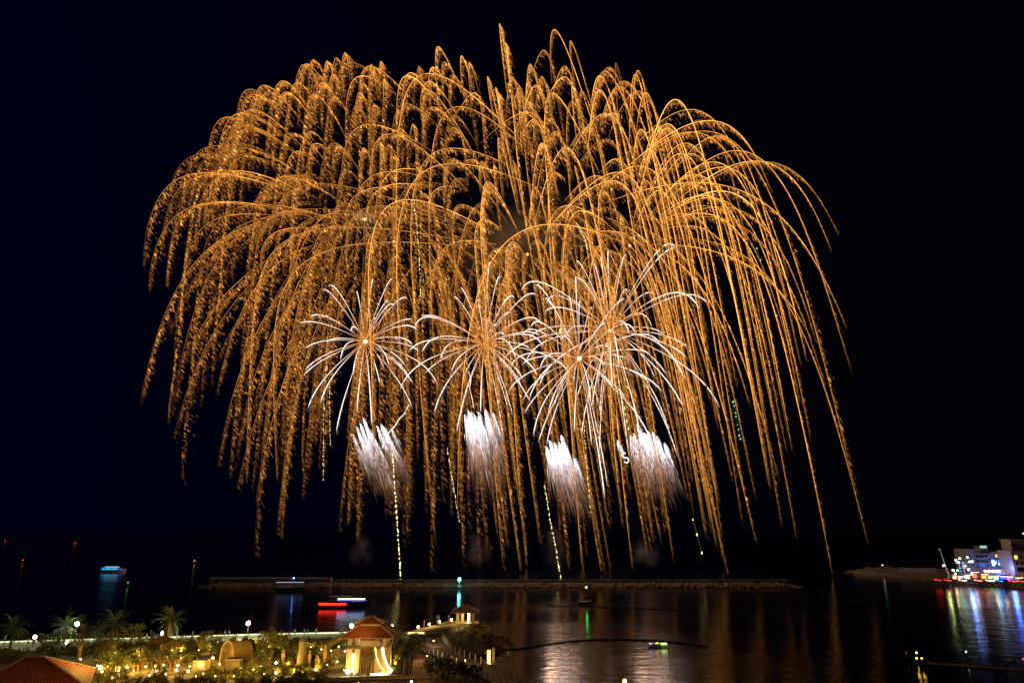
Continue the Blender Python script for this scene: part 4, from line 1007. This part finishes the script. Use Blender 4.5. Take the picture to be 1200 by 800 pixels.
def star(k, ax, ay, bot=None, dep=None, bmul=1.0, lmul=1.0):
    """star of shell k whose apex shows at (ax, ay); bot = the picture height where it burns out"""
    px, py, Y, L, W, nsp, D, Dm, br, ln, lab = SHELLS[k]; root = roots[k][0]; c = np.array(root.location)
    if roots[k][1] >= 99: k = {0: 1, 1: 5, 2: 5, 5: 2, 3: 4, 4: 3}[k]
    px, py, Y, L, W, nsp, D, Dm, br, ln, lab = SHELLS[k]; root = roots[k][0]; c = np.array(root.location)
    if roots[k][1] >= 99: return
    L = L * (fr.uniform(.85, 1.6) if k < 2 else fr.uniform(.85, 1.5) if k == 2 else fr.uniform(.85, 1.18)); W = W * fr.uniform(.6, 1.3); Yd = Y + (fr.uniform(-60, 60) if dep is None else dep)
    for _ in range(3):
        A = at(ax, ay, Yd); h = A.z - c[2]
        if h > 1: vz, sa = solve_up(h, L)
        else: return
        e = 1 - math.exp(-sa); vx = (A.x - c[0] - W * sa) / max(e, 1.0 if k < 3 and ax < 300 else .93 if k < 3 else .70); R0 = 150 if k < 3 else 165
        if dep is None:
            q = R0 ** 2 - vx ** 2 - vz ** 2; vy = math.copysign(min(80, math.sqrt(max(q, 60)) * .6), Yd - Y); Yd = Y + vy * e
        else: vy = dep / e
    lo, hi = low_of(ax if k < 3 else ax + 60)
    plong = .12 if ay < 170 else .25 if ay < 215 else .4 if ay < 250 else .55
    if k in (0, 1, 2, 5) and fr.random() > plong and not (bot and bot > ay + 150 and fr.random() < .3): bot = ay + fr.uniform(40, 105)
    if bot is None: bot = min(hi, ay + (fr.uniform(110, 290) + max(0, ay - 110) * .55 if k < 3 else fr.uniform(170, 400)) + (60 if ax > 420 else 0))
    zb = at(ax, bot, Y + vy).z; zt = lambda s_: c[2] + vz * (1 - math.exp(-s_)) - L * (s_ - (1 - math.exp(-s_)))
    se = sa + .5
    while zt(se) > max(zb, .5) and se < 26: se += .1
    s_on = sa * (fr.uniform(.34, .55) if k < 3 else fr.uniform(.15, .42) if ay < 300 else .1)
    if k >= 3:
        ex = c[0] + vx * (1 - math.exp(-se)) + W * se; sx = 600 + F * ex / ((Y + vy * e) * CT + (max(zb, 1) - H) * ST)
        if sx > 975: vx -= (sx - 975) * .5; se = min(se, 3.2)
    n = int(nsp * (.28 + (se - s_on) / (11 if k < 3 else 3.6) * .8) * fr.uniform(.85, 1.15))
    spark_trail(root, c, 1.0, (vx, vy, vz), L, W, se, min(n, 1400), D, Dm * fr.uniform(.75, 1.25), br * bmul * fr.uniform(.65, 1.3), ln * lmul * fr.uniform(.35, 1.5),
                (fr.uniform(.15, .8), fr.uniform(.6, 1.3), fr.uniform(0, 6)), hook=(.5 if k < 3 else .0) * fr.uniform(-.1, 1.6), tint=TINT[k], sa=sa if k in (0, 1, 2) else None, rise=.8 if k < 3 else .4, smin=s_on)
    roots[k][1] += 1
def low_star(k, dx, dz, bot, dy=0.0):
    """star thrown level or downward"""
    px, py, Y, L, W, nsp, D, Dm, br, ln, lab = SHELLS[k]; root = roots[k][0]; c = np.array(root.location)
    if roots[k][1] >= 98: return
    if k < 3: L = fr.uniform(38, 78)
    zb = at(px, bot, Y + dy).z; se = .6; zt = lambda s_: c[2] + dz * (1 - math.exp(-s_)) - L * (s_ - (1 - math.exp(-s_)))
    while zt(se) > max(zb, .5) and se < 24: se += .1
    spark_trail(root, c, 1.0, (dx, dy, dz), L, W, se, int(nsp * (.3 + se / (4.5 if k < 3 else 3.6) * .7)), D, Dm * fr.uniform(.75, 1.2), br * fr.uniform(.6, 1.1), ln * fr.uniform(.3, 1.0),
                (fr.uniform(.15, .8), fr.uniform(.6, 1.3), fr.uniform(0, 6)), hook=(.5 if k < 3 else 0) * fr.uniform(0, 1.5), tint=TINT[k], sa=.9 if k in (0, 1, 2) else None, rise=1.0 if k < 3 else .7, smin=fr.uniform(.35, .75) if k < 3 else fr.uniform(.15, .5))
    roots[k][1] += 1
for k, n, sc in [(0, 38, 155), (1, 38, 150), (2, 16, 120), (3, 16, 80), (4, 24, 100), (5, 24, 80)]:
    for _ in range(n):
        a = fr.uniform(0, 6.28); q = fr.uniform(.25, 1.0); dx = math.cos(a) * q * sc; px_ = SHELLS[k][0] + dx * (.9 if k < 3 else 1) / .55
        lo, hi = low_of(px_); low_star(k, dx, fr.uniform(-.42, .22) * sc, lo + (hi - lo) * fr.beta(1.6, 1.2), math.sin(a) * q * sc * .6)

# the stars that make the outline, one by one
for (k, x, y, b, m) in [(0, 196, 205, 312, .6), (0, 208, 200, 330, .6), (0, 238, 252, 560, .8), (0, 250, 168, 300, .8), (0, 252, 146, 280, .8), (0, 266, 134, 420, 1.1), (0, 290, 112, 330, .9), (0, 306, 131, 390, 1.2),
                        (0, 325, 95, 350, 1.1), (0, 337, 112, 380, 1.1), (0, 353, 76, 260, 1.0), (0, 369, 75, 300, 1.0), (0, 393, 68, 320, 1.0), (0, 404, 62, 330, 1.2), (0, 392, 98, 360, 1.1), (0, 380, 113, 420, 1.0),
                        (0, 388, 128, 470, 1.0), (1, 434, 73, 350, 1.0), (1, 445, 72, 380, 1.0), (1, 430, 112, 420, 1.0), (1, 450, 92, 420, 1.0), (1, 492, 78, 250, .5), (2, 512, 63, 300, 1.0), (2, 503, 79, 330, 1.0),
                        (2, 498, 100, 380, 1.0), (2, 541, 86, 330, .9), (5, 585, 28, 130, 1.0), (5, 593, 51, 180, 1.0), (2, 637, 78, 300, .9), (2, 628, 105, 330, 1.0), (2, 663, 95, 380, 1.0), (4, 649, 35, 100, .6), (4, 668, 48, 110, .5),
                        (3, 714, 79, 380, 1.0), (3, 704, 89, 420, 1.0), (3, 727, 101, 430, 1.0), (4, 748, 83, 330, .8), (4, 722, 74, 200, .3), (4, 790, 117, 560, 1.0), (4, 822, 141, 480, .8), (3, 606, 110, 380, 1), (3, 618, 123, 420, 1),
                        (4, 897, 189, 290, .9), (4, 905, 190, 275, .9), (4, 858, 224, 420, 1.0), (4, 862, 243, 400, 1.0), (4, 846, 250, 680, 1.0), (4, 850, 232, 510, 1.0), (4, 862, 255, 450, 1.0), (4, 905, 288, 395, 1.1), (4, 840, 300, 600, 1.0),
                        (4, 800, 180, 560, 1.0), (4, 780, 152, 600, 1.0), (4, 820, 205, 620, 1.0), (4, 840, 190, 470, 1.0)]:
    star(k, x, y, b, fr.uniform(-20, 20) if (k >= 3 or x < 300) else None, m, 1.15)
# fill of the canopy
pts = []
t_ = 0
while t_ < 9000:
    t_ += 1
    x = fr.uniform(195, 905); y = fr.uniform(70, 345)
    if not inside(x, y, CANOPY) or any((x - a) ** 2 + ((y - b) * 1.15) ** 2 < 21.0 ** 2 for a, b in pts): continue
    pts.append((x, y))
for (x, y) in pts:
    if x < 350: k = 0 if fr.random() < .8 else 1
    elif x < 500: k = fr.choice([0, 1, 1, 2, 2, 5])
    elif x < 640: k = fr.choice([2, 2, 5, 5, 3, 1])
    elif x < 740: k = fr.choice([3, 3, 4, 2, 5])
    else: k = 4 if fr.random() < .68 else 3
    if at(x, y, 400).z <= roots[k][0].location.z + 6:
        k = {0: 1, 2: 5, 3: 4}.get(k, k)
    if y > SHELLS[k][1] - 8: continue
    star(k, x, y)
# pink white bursts
PINK = np.array([1.0, .78, .66])
def white_burst(px, py, Y, R, n, seed, lab, core=1.0, L=.2):
    c = at(px, py, Y); root = empty('white_burst_firework', c, lab, 'firework', 'pink white burst fireworks'); r = np.random.default_rng(seed)
    for d in fib(n, seed, -.95):
        f = r.uniform(.7, 1.12); d = (d[0], d[1], d[2] * (1.25 if d[2] > 0 else 1)); send = r.uniform(1.5, 2.7); ss = np.linspace(.04, send, 46); P = trail_path((0, 0, 0), R * f, d, R * L * f, R * .01, ss, (0, 1, 0))
        w = np.clip((ss - .12) / .45, 0, 1)[:, None]; C = (np.array([1.0, .38, .08])[None] * (1 - w) + PINK[None] * w) * (np.clip((send - ss) / (send * .12), 0, 1) * (.55 + .75 * np.clip(ss / 1.2, 0, 1)) * 1.5)[:, None]
        parts = [ctube(P, .15 + .13 * np.clip(ss / 1.5, 0, 1) * np.clip((send - ss) * 2.5, .2, 1), C)]
        k = 46; s2 = r.uniform(.8, send, k); Q = trail_path((0, 0, 0), R * f, d, R * L * f, R * .01, s2, (0, 1, 0)); tau = r.exponential(1.6, k)
        P0 = Q + np.array([.35, 0, -.93])[None] * tau[:, None]; P1 = P0 + np.array([.35, 0, -.93])[None] * r.uniform(.8, 2, k)[:, None]
        cc = np.array([.6, .36, .3])[None] * (np.exp(-tau * .5) * .8)[:, None]; parts.append(spindles(P0, P1, .1, cc, cc * .4))
        V, T, Cc = join(parts); quick_mesh('light_streak', V, T, Cc, root)
    if core: ball((0, 0, 0), 1.2 * core, np.array([1, .62, .3]) * 5, root)
    else: ball((0, 0, 0), .3, np.array([1, .5, .2]) * 2, root)
white_burst(428, 400, 372, 45, 38, 51, 'pink white burst firework with glowing core, leftmost of the four')
white_burst(568, 402, 372, 50, 40, 52, 'pink white burst firework without a bright core, between the left and the double one', 0)
white_burst(679, 420, 365, 55, 40, 53, 'pink white burst firework with the lower core of the overlapping right pair')
white_burst(716, 387, 378, 70, 46, 54, 'pink white burst firework with the upper core of the overlapping right pair')
c = at(428, 257, 380); root = empty('crackle_firework', c, 'tiny pale starburst firework in the left willow canopy', 'firework')
dirs = np.array(fib(46, 77)); quick_mesh('light_streak', *spindles(dirs * 1.5, dirs * rng.uniform(6, 12, (46, 1)), .07, np.tile([.8, .6, .45], (46, 1)) * .7, np.tile([.4, .28, .2], (46, 1)) * .5), root)
ball((0, 0, 0), .8, np.array([1, .5, .2]) * 4, root)

# white brush like mines: short arching stars that shed dense veils
def brush_mine(heads, Y, lab, seed, slant=.3):
    r = np.random.default_rng(seed); cx = sum(h[0] for h in heads) / len(heads); cyy = sum(h[1] for h in heads) / len(heads)
    c = at(cx, cyy, Y); root = empty('white_brush_firework', c, lab, 'firework', 'white brush fireworks'); o = np.array(c)
    for (hx, hy, ln, b) in heads:
        h = np.array(at(hx, hy, Y + r.uniform(-6, 6))) - o; parts = []; n = 190
        u = r.power(1.3, n); sd = r.uniform(0, 1, n) ** 1.5
        # head curve bends over to the right; sparks rain down along the slant
        P0 = h[None] + np.stack([sd * 2.6 + .9 * sd ** 2, r.normal(0, .8, n), -(sd ** 2) * 8.0 - .5 * sd], 1)
        dv = np.stack([slant + .12 * sd + r.normal(0, .07, n), r.normal(0, .05, n), -np.ones(n)], 1)
        l = ln * .5 * (.12 + .38 * r.uniform(0, 1, n)); st = (r.uniform(0, 1, n) ** 1.6) * ln * .40
        P0 = P0 + dv * st[:, None]; P1 = P0 + dv * (l * np.exp(-sd * .6))[:, None]
        k = (b * np.exp(-st / (ln * .115)) * r.lognormal(-.15, .6, n))[:, None]
        wq = np.clip(st / (ln * .3), 0, 1)[:, None]; c0 = (np.array([.86, .88, 1.0])[None] * (1 - wq) + np.array([1.0, .5, .3])[None] * wq) * k * 2.8; c1 = np.array([.9, .42, .24])[None] * k * .14
        parts.append(spindles(P0, P1, .13 * r.uniform(.7, 1.3, n), c0, c1, mid=.25))
        ss = np.linspace(0, 1, 14); P = h[None] + np.stack([ss * 3.6 + .9 * ss ** 2, ss * 0, -(ss ** 2) * 8.0 - .5 * ss], 1)
        parts.append(ctube(P, .25 * (1 - ss * .6), np.array([.8, .88, 1.0])[None] * (b * 1.6 * (1 - ss) ** .7)[:, None]))
        V, T, C = join(parts); quick_mesh('spark_veil', V, T, C, root)
brush_mine([(413, 509, 60, .9), (417, 500, 75, 1.2), (421, 496, 85, 1.5), (425, 490, 85, 1.5), (429, 500, 80, 1.4), (434, 507, 70, 1.2), (441, 499, 60, 1.3), (446, 497, 62, 1.5), (450, 501, 60, 1.2), (458, 502, 35, .7), (449, 545, 40, .8)], 380,
           'slanting white brush firework, leftmost of the four', 61, .42)
brush_mine([(544, 486, 75, 1.6), (548, 481, 90, 1.8), (552, 483, 90, 1.8), (556, 487, 85, 1.5), (560, 483, 90, 1.5), (568, 480, 70, 1.2), (577, 484, 55, 1.0), (572, 490, 75, .9)], 380,
           'narrow upright white brush firework, second from the left', 62, .14)
brush_mine([(639, 523, 65, 1.5), (643, 516, 75, 1.6), (649, 519, 75, 1.5), (654, 518, 80, 1.6), (657, 510, 75, 1.5), (661, 525, 75, 1.4), (665, 532, 60, 1.0), (671, 533, 50, 1.0)], 380,
           'broad white brush firework just above the third gap, second from the right', 63, .2)
brush_mine([(723, 516, 26, 1.0), (738, 510, 70, 1.2), (742, 508, 70, 1.4), (746, 497, 80, 1.5), (754, 507, 75, 1.6), (758, 505, 75, 1.4), (764, 506, 70, 1.3), (768, 510, 60, 1.1), (778, 519, 55, .9)], 380,
           'wide white brush firework at the right of the four', 64, .16)

# rising and falling tracer beads
def tracer(p0, p1, n, color, lab, Y=375, r=.42, b=3.0, bend=0.0):
    a = np.array(at(*p0, Y)); e = np.array(at(*p1, Y)); root = (a + e) / 2; u = np.linspace(0, 1, n)
    P = a[None] * (1 - u)[:, None] + e[None] * u[:, None]; P[:, 0] += bend * np.sin(u * math.pi) + rng.normal(0, .12, n); P[:, 2] += rng.normal(0, .6, n)
    k = b * rng.uniform(.4, 1.2, n)[:, None]; C = np.array(color)[None] * k; ln = rng.uniform(.7, 1.9, n)
    h = np.zeros((n, 3)); h[:, 2] = ln; parts = [spindles(P - h / 2, P + h / 2, r * rng.uniform(.7, 1.1, n), C, C)]
    parts.append(ctube(P - 0, .05, C * .12)); V, T, C = join(parts)
    o = quick_mesh('tracer_firework', V - root, T, C, None); o.location = root; tag(o, lab, 'firework tracer', 'dotted tracer fireworks')
YEL = (1, .75, .25); GRN = (.12, .85, .45)
tracer((460, 528), (469.5, 674), 46, YEL, 'long dotted yellow tracer reaching the breakwater under the leftmost brush', b=3.6)
tracer((484, 228), (493, 350), 40, (.9, .8, .25), 'dotted yellow green tracer crossing the left canopy', r=.3, b=2.2, bend=1)
tracer((384, 395), (379, 560), 48, YEL, 'long thin dotted tracer left of the leftmost brush', r=.22, b=1.8, bend=-1)
tracer((638, 570), (657, 673), 34, YEL, 'dotted yellow tracer under the second brush from the right', r=.33, b=2.6)
tracer((524, 525), (538, 610), 30, YEL, 'dotted yellow tracer between the two left brushes', r=.27, b=2.0)
tracer((684, 495), (692, 600), 26, YEL, 'dotted yellow tracer below the lower core', r=.3, b=2.2)
tracer((722, 440), (737, 500), 9, YEL, 'short chain of yellow sparks above the rightmost brush', r=.6, b=2.6)
tracer((711, 315), (714, 345), 7, GRN, 'short green tracer chain above the upper core', r=.45, b=2)
tracer((728, 396), (738, 432), 8, GRN, 'green tracer chain right below the upper core', r=.5, b=2.2)
tracer((697, 400), (708, 440), 4, GRN, 'sparse green sparks between the two right cores', r=.6, b=2)
tracer((859, 470), (868, 516), 8, GRN, 'green tracer chain low in the right curtain', r=.5, b=2.2)
tracer((887, 292), (891, 305), 2, GRN, 'two green sparks high in the right curtain', r=.6, b=2)
tracer((676, 262), (688, 292), 18, (.7, .85, .3), 'dotted yellow green tracer beneath the right top core', r=.35, b=2, bend=1)
tracer((812, 608), (822, 646), 3, YEL, 'three loose sparks near the right bottom of the curtain', r=.5, b=2.4)
tracer((386, 450), (387, 520), 26, YEL, 'fine dotted tracer in the left curtain beside the leftmost burst', r=.22, b=1.6)
tracer((655, 330), (660, 480), 40, YEL, 'fine dotted tracer through the lower core of the right pair', r=.22, b=1.6)
def squiggle(pts, Y, lab, r=.28, b=1.6, c=(1, .9, .75)):
    P = np.array([at(x, y, Y) for x, y in pts]); t = np.arange(len(P)); tt = np.linspace(0, len(P) - 1, len(P) * 6)
    Q = np.stack([np.interp(tt, t, P[:, k]) for k in range(3)], 1)
    for _ in range(3): Q[1:-1] = (Q[:-2] + Q[1:-1] * 2 + Q[2:]) / 4
    root = Q.mean(0); V, T, C = ctube(Q, r, np.tile(np.array(c) * b, (len(Q), 1))); o = quick_mesh('spark_squiggle', V - root, T, C, None); o.location = root; tag(o, lab, 'firework spark')
squiggle([(479, 474), (476, 480), (473, 486), (468, 490), (462, 500), (455, 507), (451, 514), (448, 525)], 372, 'bent white spark streak at the end of the leftmost burst')
squiggle([(549, 435), (552, 445), (550, 455), (553, 465), (555, 478)], 372, 'small wavy white streak above the narrow brush', .2)
squiggle([(733, 531), (730, 530), (728.5, 533), (731, 536), (735, 536), (737, 539), (735, 542), (732, 541)], 372, 'tiny white curl beside the rightmost brush', .28, 3)

# smoke drifting over the breakwater and behind the golden middle
def smoke(cx, cyp, Y, rx, ry, rz, dens, seed, lab, scale=.06):
    c = at(cx, cyp, Y); g = MB(); n = 14; prof = [(max(.02, math.sin(math.pi * i / n)), -math.cos(math.pi * i / n)) for i in range(n + 1)]
    g.lathe(prof, 20); m = bpy.data.materials.new('smoke'); m.use_nodes = True; nt = m.node_tree; nt.nodes.clear()
    o = nt.nodes.new('ShaderNodeOutputMaterial'); v = nt.nodes.new('ShaderNodeVolumePrincipled'); v.inputs['Color'].default_value = (.75, .75, .8, 1); v.inputs['Anisotropy'].default_value = .2
    tc = nt.nodes.new('ShaderNodeTexCoord'); nz = nt.nodes.new('ShaderNodeTexNoise'); nz.inputs['Scale'].default_value = 1.6; nz.inputs['Detail'].default_value = 4; nz.noise_dimensions = '4D'; nz.inputs['W'].default_value = seed
    ln = nt.nodes.new('ShaderNodeVectorMath'); ln.operation = 'LENGTH'; mr = nt.nodes.new('ShaderNodeMapRange'); mr.interpolation_type = 'SMOOTHSTEP'; mr.inputs[1].default_value = .95; mr.inputs[2].default_value = 0.0; mr.inputs[3].default_value = 0; mr.inputs[4].default_value = 1
    m2 = nt.nodes.new('ShaderNodeMapRange'); m2.inputs[1].default_value = .42; m2.inputs[2].default_value = .75; mu = nt.nodes.new('ShaderNodeMath'); mu.operation = 'MULTIPLY'; mu2 = nt.nodes.new('ShaderNodeMath'); mu2.operation = 'MULTIPLY'; mu2.inputs[1].default_value = dens
    nt.links.new(tc.outputs['Object'], nz.inputs['Vector']); nt.links.new(tc.outputs['Object'], ln.inputs[0]); nt.links.new(ln.outputs['Value'], mr.inputs[0]); nt.links.new(nz.outputs[0], m2.inputs[0])
    nt.links.new(mr.outputs[0], mu.inputs[0]); nt.links.new(m2.outputs[0], mu.inputs[1]); nt.links.new(mu.outputs[0], mu2.inputs[0]); nt.links.new(mu2.outputs[0], v.inputs['Density']); nt.links.new(v.outputs[0], o.inputs['Volume'])
    ob = g.build('smoke', m); ob.location = c; ob.scale = (rx, ry, rz); tag(ob, lab, 'smoke', kind='stuff')
smoke(424, 648, 372, 9, 8, 12, .06, 11, 'faint blue smoke wisp above the left of the breakwater')
smoke(561, 645, 372, 10, 8, 14, .045, 2, 'faint smoke wisp above the breakwater below the narrow brush')
smoke(650, 640, 372, 10, 8, 16, .045, 3, 'faint smoke wisp above the breakwater under the broad brush')
smoke(757, 648, 372, 11, 8, 10, .07, 4, 'faint smoke puff above the breakwater under the rightmost brush')
smoke(620, 290, 430, 85, 30, 60, .006, 5, 'brown smoke haze behind the bright middle of the fireworks')
